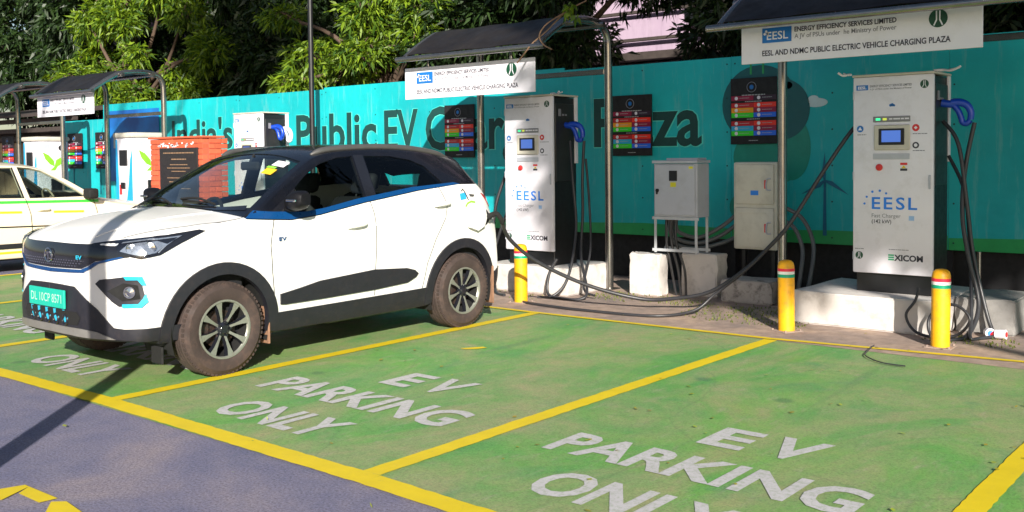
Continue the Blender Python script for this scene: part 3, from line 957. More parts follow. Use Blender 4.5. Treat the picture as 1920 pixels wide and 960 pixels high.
def make_gun(label, x, y, z, mat, rz=0.0, group=None):
    """Charging gun hanging from its holster: nozzle towards -x, D-shaped handle outwards."""
    g = thing('charging_gun', label, 'charging gun', (x, y, z), rz, group)
    g.scale = (0.76, 0.76, 0.76)
    bm = bmesh.new()
    cyl(bm, (-0.10, 0, 0.035), (0.02, 0, 0.015), 0.045, 0.042, 16)
    tube(bm, [(0.0, 0, 0.03), (0.09, 0, 0.035), (0.165, 0, 0.0), (0.205, 0, -0.08), (0.20, 0, -0.16)], lambda k: 0.050 - 0.016 * k, 10, 6)
    tube(bm, [(0.03, 0, 0.0), (0.075, 0, -0.06), (0.105, 0, -0.14), (0.12, 0, -0.19), (0.165, 0, -0.20), (0.20, 0, -0.165)], lambda k: 0.034, 10, 6)
    obj('handle', bm, mat, g, smooth=60)
    bm = bmesh.new()
    cyl(bm, (-0.13, 0, 0.045), (-0.06, 0, 0.032), 0.034, 0.038, 16)
    obj('nozzle', bm, m_cblack, g, smooth=40)
    return g

chargers = [
    ('right-hand white EESL charger on the wide whitewashed plinth', -3.325, 8.80),
    ('middle white EESL charger just behind the plugged-in car', -7.38, 8.80),
    ('white EESL charger showing above the car roof in front of the teal hoarding', -12.66, 8.82),
]
for i, (lb, x, y) in enumerate(chargers):
    make_charger(lb, x, y)
make_gun('blue charging gun hung on the right-hand charger', -2.56, 9.02, 1.93, m_bluegun, 0.15, 'blue charging guns')
make_gun('blue charging gun hung on the middle charger', -6.64, 9.05, 1.86, m_bluegun, 0.15, 'blue charging guns')
make_gun('blue charging gun hung on the charger above the car roof', -11.93, 9.0, 1.98, m_bluegun, 0.15, 'blue charging guns')
make_gun('white charging gun beside the blue one above the car roof', -11.93, 9.15, 1.95, m_cab, 0.15)
# loose foam strips on top of two chargers
for k, (lb, x, y, z, L) in enumerate((('white foam strip sticking out over the right end of the right-hand charger', -2.62, 8.95, 2.235, 0.16), ('white foam strip sticking out over the left end of the right-hand charger', -3.40, 8.85, 2.235, -0.08), ('white foam strip on top of the middle charger', -6.80, 8.95, 2.235, 0.10))):
    bm = bmesh.new()
    tube(bm, [(-L * 0.4, 0, 0.0), (0, 0.02, 0.004), (L * 0.5, 0.0, -0.006), (L, -0.02, 0.022)], 0.010, 6, 5)
    tube(bm, [(-L * 0.2, 0.05, 0.0), (L * 0.3, 0.06, 0.004), (L * 0.8, 0.07, 0.020)], 0.008, 6, 5)
    tag(obj('foam_strip', bm, m_signw, None, smooth=60, loc=(x, y, z)), lb, 'packing strip')

# ------------------------------------------------------------------ green-and-white chargers at the far left
def make_green_charger(label, x, y):
    t = thing('ev_charger', label, 'charger', (x, y, 0), 0, 'white and blue chargers with a green leaf')
    bm = bmesh.new(); box(bm, 0, 0.60, 0, 0.62, 0.25, 1.93, 0.035, 0, 2)
    obj('cabinet', bm, m_cab, t, smooth=40)
    bm = bmesh.new(); box(bm, -0.02, 0.62, -0.03, 0.64, 1.93, 2.02, 0.03, 0, 2)
    obj('cap', bm, m_cab_edge, t, smooth=40)
    sky = simple('sky_blue_vinyl', (0.02, 0.36, 0.72), 0.4)
    flat('blue_stripe', [[(0.03, 0.5), (0.12, 0.5), (0.12, 1.2), (0.085, 1.9), (0.035, 1.9)]], sky, t, -0.003)
    flat('blue_stripe', [[(0.40, 0.3), (0.57, 0.3), (0.57, 1.75), (0.50, 1.55), (0.44, 1.15), (0.36, 0.8)]], sky, t, -0.003)
    bm = bmesh.new(); box(bm, 0.17, 0.42, -0.02, 0.0, 1.45, 1.72, 0.006)
    obj('screen', bm, m_cblack, t)
    bm = bmesh.new(); box(bm, 0.20, 0.34, -0.02, 0.0, 1.05, 1.16, 0.006)
    obj('card_reader', bm, m_cblack, t)
    bm = bmesh.new(); box(bm, 0.15, 0.22, -0.012, 0.0, 0.95, 1.12, 0.004)
    obj('red_label', bm, m_red, t)
    def sidepoly(name, polys, mat):
        V, F = [], []
        for P in polys:
            b0 = len(V); V += [(0.604, a, z) for a, z in P]; F.append(tuple(range(b0, len(V))))
        obj(name, (V, F), mat, t)
    lime = simple('leaf_green_vinyl', (0.22, 0.62, 0.03), 0.4)
    sidepoly('leaf_logo', [[(0.10, 1.72), (0.22, 1.66), (0.32, 1.55), (0.33, 1.44), (0.24, 1.48), (0.15, 1.58)], [(0.33, 1.44), (0.36, 1.56), (0.46, 1.62), (0.54, 1.63), (0.50, 1.52), (0.42, 1.45)], [(0.24, 1.36), (0.33, 1.44), (0.40, 1.45), (0.34, 1.36)]], lime)
    sidepoly('side_label', [[(0.12, 1.78), (0.24, 1.78), (0.24, 1.88), (0.12, 1.88)]], m_gbox)
    sidepoly('side_port', [circ(0.47, 1.80, 0.055)], m_cblack)
    bm = bmesh.new(); box(bm, 0.60, 0.625, 0.25, 0.50, 0.55, 1.2, 0.01)
    obj('cable_recess', bm, m_cblack, t)
    return t
make_green_charger('white and blue charger with green leaf beside the brick pillar', -16.45, 9.00)
make_green_charger('white and blue charger with green leaf behind the cream taxi', -19.95, 9.00)

# ------------------------------------------------------------------ shelters
m_poly, nt, b = new_mat('smoked_polycarbonate')
v = coords(nt)
nt.links.new(ramp(nt, noise(nt, v, 3, 7, 0.7), [(0.3, (0.010, 0.008, 0.008)), (0.62, (0.020, 0.017, 0.016)), (0.8, (0.06, 0.05, 0.045))]), b.inputs['Base Color'])
nt.links.new(ramp(nt, noise(nt, v, 5, 5), [(0.3, 0.35), (0.7, 0.6)]), b.inputs['Roughness'])
b.inputs['Specular IOR Level'].default_value = 0.25
m_greypole = simple('weathered_steel_tube', (0.30, 0.29, 0.28), 0.22, 0.9, 0.15, 4, dirt=((0.16, 0.13, 0.09), 0.35))
ARCH = [(0.0, 2.0), (0.0, 2.70), (-0.02, 2.88), (-0.10, 2.98), (-0.25, 3.02), (-0.47, 3.03), (-0.76, 3.0), (-0.90, 2.94), (-1.04, 2.86), (-1.18, 2.77), (-1.31, 2.68)]
def make_shelter(label, x0, x1, beam_z):
    t = thing('charging_shelter', label, 'shelter', (x0, 9.46, 0), 0, 'steel shelters over the chargers')
    L = x1 - x0
    for x in (0, L):
        bm = bmesh.new()
        tube(bm, [(x, 0, 0.0), (x, 0, 1.0), (x, 0, 2.0)] + [(x, a, z) for a, z in ARCH[1:]], lambda k: 0.047 if k < 0.6 else 0.040, 14, 4)
        obj('post', bm, m_greypole, t, smooth=60)
        bm = bmesh.new(); box(bm, x - 0.09, x + 0.09, -0.09, 0.09, 0.004, 0.02, 0.003)
        obj('base_plate', bm, m_greypole, t)
    bm = bmesh.new(); box(bm, 0.04, L - 0.04, -0.03, 0.03, beam_z, beam_z + 0.06, 0.006)
    obj('beam', bm, m_greypole, t)
    for (a, z) in ((-1.33, 2.67), (-0.80, 2.955), (-0.25, 2.985)):
        bm = bmesh.new()
        cyl(bm, (-0.12, a, z), (L + 0.12, a, z), 0.032, n=14)
        obj('purlin', bm, m_greypole, t, smooth=50)
    # curved sheet, ribbed seams
    P = catmull([(0, a, z + 0.030) for a, z in ARCH[3:]], 4)
    V, F = [], []
    xs = [0.035 + (L - 0.07) * k / 12 for k in range(13)]
    for x in xs:
        for p in P:
            V.append((x, p.y, p.z + 0.006 * math.sin(x * 9)))
    m_ = len(P)
    for i in range(12):
        for j in range(m_ - 1):
            F.append((i * m_ + j, (i + 1) * m_ + j, (i + 1) * m_ + j + 1, i * m_ + j + 1))
    bm = bmesh.new()
    me = bpy.data.meshes.new('r'); me.from_pydata(V, [], F); bm.from_mesh(me); bpy.data.meshes.remove(me)
    g = bmesh.ops.solidify(bm, geom=bm.faces[:], thickness=0.008)
    bmesh.ops.recalc_face_normals(bm, faces=bm.faces)
    obj('roof', bm, m_poly, t, smooth=50)
    return t
make_shelter('right-hand shelter with its dark roof cut by the frame edge', -4.30, -1.88, 2.50)
make_shelter('middle shelter with a black arched roof behind the parked car', -8.34, -6.40, 2.46)
make_shelter('far left shelter in front of the blue poster', -17.55, -15.62, 2.32)
make_shelter('leftmost shelter in front of the brown shed', -21.14, -19.24, 2.28)

def make_sign(label, x0, y, zc, w=2.05, h=0.365, tiltx=0.0, rot=0.0):
    t = thing('sign_board', label, 'sign', (x0, y, zc), 0, 'white sign boards hung on the shelters')
    t.rotation_euler = (tiltx, rot, 0)
    bm = bmesh.new(); box(bm, 0, w, 0, 0.02, -h / 2, h / 2, 0.003)
    bd = obj('board', bm, m_signw, t)
    yy = -0.0025
    P = [(0.10 * w, -0.02 * h), (0.235 * w, -0.02 * h), (0.235 * w, 0.34 * h), (0.10 * w, 0.34 * h)]
    flat('blue_badge', [P], m_dkblue, bd, yy)
    lettering('lettering', [('EESL', 0.122 * w, 0.055 * h, 0.20 * h, 0.098 * w, 'L')], m_signw, bd, (0, yy - 0.002, 0), offset=0.01)
    flat('badge_dot', [circ(0.112 * w + q * 0.007 * w, 0.20 * h + (q % 2) * 0.06 * h, 0.006 * w, 8) for q in range(3)], m_signw, bd, yy - 0.002)
    lettering('lettering', [('ENERGY EFFICIENCY SERVICES LIMITED', 0.248 * w, 0.20 * h, 0.115 * h, 0.43 * w, 'L')], m_ink, bd, (0, yy, 0), offset=0.028)
    lettering('lettering', [('A JV of PSUs under  he Ministry of Power', 0.248 * w, 0.04 * h, 0.11 * h, 0.43 * w, 'L')], m_inkg, bd, (0, yy, 0), offset=0.012)
    lettering('lettering', [('EESL AND NDMC PUBLIC ELECTRIC VEHICLE CHARGING PLAZA', 0.10 * w, -0.33 * h, 0.135 * h, 0.785 * w, 'L')], m_ink, bd, (0, yy, 0), offset=0.022)
    ndmc(bd, 0.838 * w, 0.20 * h, 0.20 * h, yy, m_signw)
    for fx in (0.18, 0.82):
        bm = bmesh.new(); box(bm, fx * w - 0.015, fx * w + 0.015, 0.022, 0.05, 0.1 * h, h / 2 + 0.09, 0.003)
        obj('bracket', bm, m_greypole, t)
    return t
make_sign('large white sign board hung under the right-hand shelter roof', -4.19, 8.35, 2.53)
make_sign('white sign board hung under the middle shelter roof above the car', -8.50, 8.30, 2.40, 1.95)
make_sign('small white sign board on the far left shelter', -17.62, 8.22, 2.49, 1.95)

# ------------------------------------------------------------------ rate posters on the hoarding
rowc = dict(maroon=simple('maroon_print', (0.28, 0.006, 0.05), 0.45), plum=simple('plum_print', (0.035, 0.012, 0.035), 0.45), dred=simple('dark_red_print', (0.50, 0.010, 0.016), 0.45),
            red=simple('bright_red_print', (0.85, 0.030, 0.015), 0.45), orange=simple('orange_print', (0.85, 0.34, 0.01), 0.45), green=simple('lime_print', (0.03, 0.70, 0.02), 0.45),
            blue=simple('royal_blue_print', (0.015, 0.14, 0.80), 0.45), sky=simple('sky_blue_print', (0.02, 0.42, 0.72), 0.45))
ROWS = [(0.300, 'maroon', 'plum'), (0.375, 'dred', 'red'), (0.450, 'orange', 'maroon'), (0.525, 'green', 'blue'), (0.650, 'dred', 'red'), (0.725, 'sky', 'maroon'), (0.800, 'green', 'blue')]
def make_poster(label, xc, z0, w=0.57, h=0.75):
    t = thing('rate_poster', label, 'poster', (xc - w / 2, WY - 0.03, z0), 0, 'black posters with coloured rows')
    bm = bmesh.new(); box(bm, 0, w, -0.012, 0.008, 0, h, 0.003)
    bd = obj('board', bm, m_black, t)
    yy = -0.0145
    for (f, a, c) in ROWS:
        z1 = h * (1 - f) + 0.0
        z_ = z1 - h * 0.073
        off = 0.025 if f == 0.300 else 0
        for (p0, p1, cc) in ((0.02, 0.50, a), (0.505, 0.98, c)):
            cell = flat('cell', [rect(p0 * w, p1 * w, z_ + off, z1 + off)], rowc[cc], bd, yy)
            cx = (p0 + 0.11) * w
            flat('icon', [circ(cx, (z_ + z1) / 2 + off, h * 0.028, 12)], m_signw, cell, yy - 0.002)
            bars('cell_print', [(cx + 0.04, cx + 0.16, (z_ + z1) / 2 + off - 0.001, 0.005)], m_grey_l, cell, yy - 0.002)
    ringp = circ(w * 0.46, h * 0.86, h * 0.075, 24)
    bm = bmesh.new(); tube(bm, [(x, yy, z) for x, z in ringp], 0.004, 5, 1, closed=True)
    obj('ring_logo', bm, m_inkg, bd, smooth=50)
    flat('logo_core', [circ(w * 0.46, h * 0.86, h * 0.035, 12)], m_dkblue, bd, yy)
    bars('heading_print', [(0.25 * w, 0.75 * w, h * 0.735, 0.010), (0.32 * w, 0.68 * w, h * 0.638, 0.008), (0.36 * w, 0.64 * w, h * 0.372, 0.008), (0.4 * w, 0.6 * w, h * 0.05, 0.006)], m_grey_l, bd, yy)
    return t
make_poster('black rate poster between the car roof and the middle charger', -9.63, 1.53)
make_poster('black rate poster to the right of the middle charger', -6.73, 1.53)
make_poster('black rate poster to the left of the right-hand shelter post', -5.10, 1.65)
make_poster('black rate poster just right of the leftmost green-leaf charger', -20.77, 1.38, 0.62)
make_poster('black rate poster left of the blue wall poster', -19.62, 1.38, 0.55)
make_poster('black rate poster on the brown shed wall', -23.95, 1.38, 0.6)

# ------------------------------------------------------------------ plinths and blocks
def block(label, x0, x1, y0, y1, h, group=None, name='concrete_block', mat=None, cat='concrete block', seed=1):
    random.seed(seed)
    bm = bmesh.new()
    vs = box(bm, x0, x1, y0, y1, 0.006, h)
    bmesh.ops.subdivide_edges(bm, edges=bm.edges[:], cuts=5, use_grid_fill=True)
    for v_ in bm.verts:
        v_.co += Vector((random.uniform(-1, 1), random.uniform(-1, 1), random.uniform(-1, 1) if v_.co.z > 0.02 else 0)) * 0.006
    bmesh.ops.bevel(bm, geom=[e for e in bm.edges if e.calc_face_angle(0) > 0.9], offset=0.012, segments=2, affect='EDGES')
    return tag(obj(name, bm, mat or m_plinth, None, smooth=40), label, cat, group)
block('wide low whitewashed plinth under the right-hand charger', -3.77, -2.50, 8.52, 9.65, 0.30, name='plinth', cat='plinth', seed=2)
block('grey end block against the right side of the widest plinth', -2.485, -2.02, 8.90, 9.60, 0.30, mat=simple('bare_concrete', (0.26, 0.25, 0.24), 0.9, bumpy=0.5, dirt=((0.1, 0.09, 0.08), 0.4)), seed=3)
block('whitewashed plinth under the middle charger', -7.60, -6.42, 8.68, 9.55, 0.31, name='plinth', cat='plinth', seed=4)
block('plinth under the charger behind the car, hidden by its roof', -12.85, -11.7, 8.70, 9.55, 0.30, name='plinth', cat='plinth', seed=5)
block('left whitewashed block under the grey electrical box', -6.00, -5.63, 9.25, 9.47, 0.455, seed=6)
block('right whitewashed block under the grey electrical box', -5.50, -5.07, 9.52, 9.78, 0.465, seed=7)
m_stained = simple('stained_whitewash', (0.42, 0.38, 0.35), 0.9, 0, 0.2, 5, bumpy=0.5, dirt=((0.05, 0.04, 0.035), 0.9))
block('low stained block under the cream meter cabinet', -4.92, -4.36, 9.32, 9.75, 0.235, mat=m_stained, seed=8)
for x in (-16.5, -20.0):
    block('plinth under the green-leaf charger %s' % ('beside the brick pillar' if x > -18 else 'behind the taxi'), x - 0.1, x + 0.8, 8.9, 9.75, 0.25, name='plinth', cat='plinth', seed=9)

# ------------------------------------------------------------------ grey electrical box on a stand
eb = thing('electrical_box', 'grey steel electrical box on a white angle stand over two blocks', 'electrical box', (-5.74, 9.36, 0))
bm = bmesh.new(); box(bm, 0, 0.53, 0, 0.26, 0.865, 1.44, 0.006)
obj('cabinet', bm, m_gbox, eb)
bm = bmesh.new(); box(bm, -0.012, 0.542, -0.025, 0.27, 1.445, 1.475, 0.004); box(bm, 0.12, 0.50, 0.06, 0.26, 1.476, 1.50, 0.004)
obj('rain_hood', bm, m_gbox, eb)
bm = bmesh.new(); box(bm, 0.02, 0.51, -0.018, -0.001, 0.885, 1.425, 0.004)
dd = obj('door', bm, m_gbox, eb)
bm = bmesh.new(); box(bm, 0.20, 0.30, -0.024, -0.0185, 1.255, 1.365, 0.003)
obj('meter_window', bm, m_cblack, dd)
flat('label', [rect(0.215, 0.285, 1.19, 1.24)], simple('yellow_label', (0.72, 0.68, 0.03), 0.4), dd, -0.0195)
flat('label', [rect(0.44, 0.49, 1.385, 1.41)], simple('yellow_label2', (0.72, 0.68, 0.03), 0.4), dd, -0.0195)
bm = bmesh.new(); cyl(bm, (0.055, -0.03, 1.15), (0.055, -0.017, 1.15), 0.02, n=12); box(bm, 0.045, 0.065, -0.035, -0.03, 1.11, 1.17)
obj('lock', bm, m_cblack, dd)
m_angle = simple('white_angle_iron', (0.50, 0.52, 0.55), 0.5, 0.1, 0.1, 10)
for (x, y) in ((0.0, 0.0), (0.50, 0.0), (0.0, 0.235), (0.50, 0.235)):
    bm = bmesh.new(); box(bm, x, x + 0.03, y, y + 0.006, 0.475, 0.863); box(bm, x, x + 0.006, y + 0.0065, y + 0.03, 0.475, 0.863)
    obj('leg', bm, m_angle, eb)
for (y, z) in ((-0.008, 0.835), (-0.008, 0.49), (0.242, 0.49)):
    bm = bmesh.new(); box(bm, -0.02, 0.55, y, y + 0.007, z, z + 0.03)
    obj('rail', bm, m_angle, eb)

mc = thing('meter_cabinet', 'cream two-door meter cabinet beside the right-hand shelter post', 'cabinet', (-4.99, 9.75, 0))
bm = bmesh.new(); box(bm, 0, 0.50, 0, 0.22, 0.52, 1.45, 0.02, 0, 2)
obj('body', bm, m_cream, mc, smooth=40)
for (z0, z1) in ((0.545, 0.965), (1.005, 1.425)):
    bm = bmesh.new(); box(bm, 0.03, 0.47, -0.018, -0.001, z0, z1, 0.012, 0, 2)
    box(bm, 0.06, 0.38, -0.023, -0.0185, z1 - 0.06, z1 - 0.05); 
    d_ = obj('door', bm, m_cream, mc, smooth=40)
    zc = (z0 + z1) / 2
    bm = bmesh.new(); tube(bm, [(0.44, -0.02, zc + 0.06), (0.40, -0.03, zc + 0.05), (0.395, -0.03, zc - 0.05), (0.44, -0.02, zc - 0.06)], 0.008, 8, 4)
    obj('latch', bm, m_gbox, d_, smooth=50)
    flat('label', [rect(0.365, 0.385, zc - 0.045, zc + 0.045)], m_red, d_, -0.0195)
flat('label', [rect(0.21, 0.30, 1.10, 1.15)], m_lblue, mc, -0.0195)
for x in (0.06, 0.40):
    bm = bmesh.new(); box(bm, x, x + 0.04, 0.08, 0.12, 0.2, 0.515)
    obj('leg', bm, m_cblack, mc)

# ------------------------------------------------------------------ bollards
m_fr, m_fw, m_fg = simple('band_red', (0.72, 0.02, 0.06), 0.4), simple('band_white', (0.78, 0.78, 0.76), 0.4), simple('band_green', (0.0, 0.30, 0.16), 0.4)
def make_bollard(label, x, y):
    t = thing('bollard', label, 'bollard', (x, y, 0), 0, 'yellow bollards along the bays')
    bm = bmesh.new()
    lathe(bm, [(0.0, 0.006), (0.070, 0.006), (0.070, 0.54), (0.069, 0.57), (0.062, 0.598), (0.045, 0.614), (0.022, 0.621), (0.0, 0.622)], 32, 'z')
    obj('post', bm, m_ybol, t, smooth=50)
    bm = bmesh.new(); box(bm, -0.10, 0.10, -0.10, 0.10, 0.006, 0.014, 0.002)
    for q in range(4):
        a = PI / 4 + q * PI / 2; cyl(bm, (0.115 * math.cos(a), 0.115 * math.sin(a), 0.012), (0.115 * math.cos(a), 0.115 * math.sin(a), 0.026), 0.009, n=6)
    obj('base_plate', bm, m_strip, t)
    for (z0, z1, m_) in ((0.525, 0.550, m_fr), (0.500, 0.5245, m_fw), (0.472, 0.4995, m_fg)):
        bm = bmesh.new(); lathe(bm, [(0.0695, z0), (0.0712, z0), (0.0712, z1), (0.0695, z1)], 32, 'z')
        obj('band', bm, m_, t, smooth=50)
    return t
b0 = make_bollard('yellow bollard behind the rear wheel of the white car', -6.56, 8.05)
for lb, x, y in (('middle yellow bollard in front of the right-hand shelter post', -3.63, 8.07), ('yellow bollard in front of the right-hand charger plinth', -2.37, 8.10)):
    c_ = copy_tree(b0); c_.location = (x, y, 0); c_['label'] = lb; c_.rotation_euler = (0.01, 0.0, random.uniform(0, 6))

# ------------------------------------------------------------------ cables
def cable(label, pts, r, name='cable', mat=None, sm=8):
    bm = bmesh.new(); tube(bm, pts, r, 10, sm)
    return tag(obj(name, bm, mat or m_cable, None, smooth=60), label, 'cable')
cable('thick black cable sagging from the right-hand charger to the car', [(-3.30, 9.02, 1.86), (-3.42, 8.93, 1.70), (-3.62, 8.78, 1.33), (-3.86, 8.65, 0.89), (-4.05, 8.60, 0.66), (-4.26, 8.55, 0.45), (-4.60, 8.50, 0.22), (-4.98, 8.45, 0.13), (-5.29, 8.33, 0.12), (-5.68, 8.0, 0.26), (-5.97, 7.6, 0.50), (-6.03, 7.25, 0.74), (-5.94, 7.02, 0.92)], 0.019)
cable('thinner cable lying on the strip in a long curve to the sagging cable', [(-6.64, 8.10, 0.02), (-6.46, 8.0, 0.022), (-6.0, 7.93, 0.022), (-5.67, 7.92, 0.022), (-4.95, 8.0, 0.022), (-4.69, 8.33, 0.05), (-4.54, 8.48, 0.20), (-4.27, 8.52, 0.42), (-4.07, 8.57, 0.62)], 0.014)
cable('black cable hanging straight from the right-hand gun', [(-2.37, 9.02, 1.78), (-2.43, 8.98, 1.4), (-2.43, 8.90, 1.01), (-2.37, 8.86, 0.66), (-2.27, 8.80, 0.26), (-2.30, 8.55, 0.03), (-2.42, 8.36, 0.02)], 0.019)
cable('black cable from the right-hand charger to the two loose plugs', [(-2.62, 9.0, 1.80), (-2.48, 8.95, 1.6), (-2.40, 8.92, 1.1), (-2.34, 8.90, 0.66), (-2.22, 8.84, 0.20), (-2.16, 8.80, 0.05)], 0.017)
cable('second black cable from the right-hand charger towards the loose plugs', [(-2.60, 9.10, 1.5), (-2.45, 9.02, 1.2), (-2.38, 8.95, 0.7), (-2.30, 8.70, 0.2), (-2.26, 8.52, 0.03), (-2.20, 8.60, 0.02), (-2.09, 8.76, 0.03)], 0.015)
cable('black cable looped in rings before the right-hand plinth', [(-2.66, 8.50, 0.40), (-2.68, 8.47, 0.30), (-2.74, 8.43, 0.18), (-2.66, 8.40, 0.06), (-2.50, 8.38, 0.03), (-2.33, 8.42, 0.06), (-2.24, 8.43, 0.19), (-2.34, 8.45, 0.29), (-2.48, 8.46, 0.27), (-2.56, 8.44, 0.16), (-2.53, 8.40, 0.04), (-2.40, 8.36, 0.02), (-2.30, 8.50, 0.02)], 0.012)
cable('black cable looping on the ground right of the middle charger', [(-6.45, 9.05, 1.70), (-6.44, 9.0, 1.3), (-6.44, 9.0, 0.9), (-6.38, 8.88, 0.43), (-6.12, 8.62, 0.10), (-6.14, 8.52, 0.02), (-6.34, 8.46, 0.02), (-6.55, 8.5, 0.05), (-6.57, 8.55, 0.26), (-6.50, 8.60, 0.42)], 0.016)
cable('black cable hanging close against the side of the middle charger', [(-6.62, 9.02, 1.70), (-6.54, 8.95, 1.3), (-6.46, 8.9, 0.72), (-6.40, 8.66, 0.22), (-6.48, 8.5, 0.03), (-6.62, 8.40, 0.02)], 0.016)
cable('thin black cable behind the loop at the middle charger', [(-6.50, 9.15, 1.5), (-6.42, 9.10, 1.0), (-6.34, 9.0, 0.5), (-6.22, 8.70, 0.12), (-6.05, 8.66, 0.05)], 0.013)
cable('black cable left of the middle charger behind the car tail', [(-7.40, 9.15, 1.72), (-7.56, 9.15, 1.58), (-7.66, 9.12, 1.3), (-7.75, 9.05, 0.95), (-7.78, 9.0, 0.45), (-7.42, 8.62, 0.15), (-7.2, 8.40, 0.02), (-7.0, 8.30, 0.02)], 0.019)
cable('second black cable left of the middle charger', [(-7.40, 9.10, 1.20), (-7.50, 9.05, 1.0), (-7.60, 9.0, 0.75), (-7.70, 8.95, 0.42), (-7.60, 8.60, 0.08), (-7.3, 8.5, 0.02)], 0.017)
m_cond = simple('grey_conduit', (0.10, 0.11, 0.12), 0.5)
for k, (lb, P) in enumerate((('grey conduit curving highest from the electrical box to the meter cabinet', [(-5.50, 9.42, 0.86), (-5.52, 9.50, 0.70), (-5.38, 9.70, 0.63), (-5.18, 9.82, 0.74), (-5.0, 9.84, 0.88)]),
                             ('middle grey conduit between the electrical box and the meter cabinet', [(-5.55, 9.42, 0.86), (-5.58, 9.52, 0.64), (-5.42, 9.72, 0.56), (-5.20, 9.84, 0.64), (-5.0, 9.86, 0.78)]),
                             ('lowest grey conduit between the electrical box and the meter cabinet', [(-5.60, 9.44, 0.86), (-5.60, 9.54, 0.58), (-5.44, 9.74, 0.50), (-5.20, 9.88, 0.56), (-4.98, 9.90, 0.66)]),
                             ('grey conduit arching down right of the meter cabinet', [(-4.50, 9.88, 0.84), (-4.36, 9.88, 0.76), (-4.27, 9.88, 0.55), (-4.25, 9.8, 0.31), (-4.28, 9.75, 0.01)]),
                             ('outer grey conduit arching down behind the right-hand shelter post', [(-4.50, 9.90, 0.98), (-4.28, 9.90, 0.86), (-4.16, 9.90, 0.60), (-4.15, 9.82, 0.3), (-4.2, 9.78, 0.01)]))):
    cable(lb, P, 0.022, 'conduit', m_cond)
for k, x in enumerate((-5.62, -5.56, -5.50)):
    cable(('left', 'middle', 'right')[k] + ' of three cables dropping from the electrical box between its blocks', [(x, 9.42, 0.87), (x + 0.01, 9.40, 0.6), (x + 0.06 + 0.02 * k, 9.42, 0.3), (x + 0.10, 9.45, 0.01)], 0.014)
cable('thin dark stick curving out over the green bay below the plinth', [(-2.78, 7.80, 0.02), (-2.74, 7.55, 0.02), (-2.68, 7.35, 0.02), (-2.50, 7.18, 0.02), (-2.33, 7.16, 0.02)], 0.005, 'twig')

# loose plugs on the ground
for k, (lb, x, y, m1) in enumerate((('white plug with blue sleeve lying left of the other loose plug', -2.17, 8.74, m_lblue), ('white plug with red centre at the far right on the ground', -2.07, 8.72, m_red))):
    t = thing('loose_plug', lb, 'plug', (x, y, 0.045), 0.5 + k)
    bm = bmesh.new(); cyl(bm, (0, 0.05, 0), (0, -0.03, 0.004), 0.036, 0.040, 16)
    obj('shell', bm, m_signw, t, smooth=40)
    bm = bmesh.new(); cyl(bm, (0, -0.0305, 0.004), (0, -0.036, 0.004), 0.022, n=12)
    obj('pin_face', bm, m1, t)
    bm = bmesh.new(); cyl(bm, (0, 0.051, 0), (0, 0.11, -0.01), 0.026, 0.018, 12)
    obj('sleeve', bm, m1, t, smooth=40)
cable('thin pipe end standing up behind the right-hand bollard', [(-2.50, 9.7, 0.02), (-2.50, 9.7, 0.3), (-2.50, 9.7, 0.62)], 0.018, 'pipe', m_greypole)

# ------------------------------------------------------------------ brick pillar with a black plaque
m_mortar = simple('brick_mortar', (0.42, 0.095, 0.055), 0.95, bumpy=0.5)
def brick_mat(name, col):
    m, nt, b = new_mat(name)
    tc = nt.nodes.new('ShaderNodeObjectInfo')
    v = coords(nt)
    c = ramp(nt, noise(nt, v, 14, 6, 0.7), [(0.3, tuple(x * 0.8 for x in col)), (0.7, col)])
    r = ramp(nt, tc.outputs['Random'], [(0, 0.82), (1, 1.12)])
    nt.links.new(mix(nt, 1.0, c, r, 'MULTIPLY'), b.inputs['Base Color'])
    b.inputs['Roughness'].default_value = 0.85
    bump(nt, b, noise(nt, v, 60, 5), 0.5, 0.004)
    return m
m_brick = brick_mat('painted_red_brick', (0.62, 0.110, 0.048))
MX0, MX1, MY, MD, MH = -14.28, -12.86, 8.40, 0.34, 1.86
pl = thing('brick_pillar', 'red brick wall block with a black stone plaque', 'monument', (MX0, MY, 0))
bm = bmesh.new(); box(bm, 0.012, MX1 - MX0 - 0.012, 0.012, MD - 0.012, 0.006, MH - 0.01)
obj('core', bm, m_mortar, pl)
bms = []
for ln in (0.206, 0.098):
    me = bpy.data.meshes.new('brick')
    bm = bmesh.new(); box(bm, 0, ln, 0, 0.10, 0, 0.070, 0.004); bm.to_mesh(me); bm.free()
    me.materials.append(m_brick); bms.append((ln, me))
Wp = MX1 - MX0
nb = 0
random.seed(5)
for c_ in range(23):
    z = 0.012 + c_ * 0.0805
    x = 0.0
    half_first = c_ % 2
    seq = []
    if half_first: seq.append(1)
    while x + 0.05 < Wp:
        k = 1 if (half_first and not seq[1:] and x == 0) else 0
        ln, me = bms[k]
        if x + ln > Wp + 0.005:
            ln, me = bms[1]
            if x + ln > Wp + 0.03: break
        if not (0.30 < x + ln / 2 < 1.30 and 0.60 < z < 1.70):
            o = bpy.data.objects.new('brick', me); C.objects.link(o); o.parent = pl
            o.location = (x, random.uniform(-0.004, 0.004), z)
            nb += 1
        x += ln + 0.0125
    y = 0.105 if not half_first else 0.0
    for k in range(2):                                  # right-hand return
        o = bpy.data.objects.new('brick', bms[0 if k == 0 else 1][1]); C.objects.link(o); o.parent = pl
        yy0 = 0.115 + (0.218 if k else 0)
        if half_first: yy0 = 0.115 + (0.0 if k else 0.110)
        o.location = (Wp + random.uniform(-0.003, 0.004), yy0, z)
        o.rotation_euler = (0, 0, PI / 2)
bm = bmesh.new(); box(bm, -0.03, Wp + 0.03, -0.03, MD + 0.03, MH, MH + 0.03, 0.008)
obj('coping', bm, m_brick, pl)
m_granite = simple('black_granite', (0.022, 0.020, 0.024), 0.18, 0, 0.3, 30)
bm = bmesh.new(); box(bm, 0.29, 1.31, -0.02, 0.10, 0.62, 1.72, 0.005)
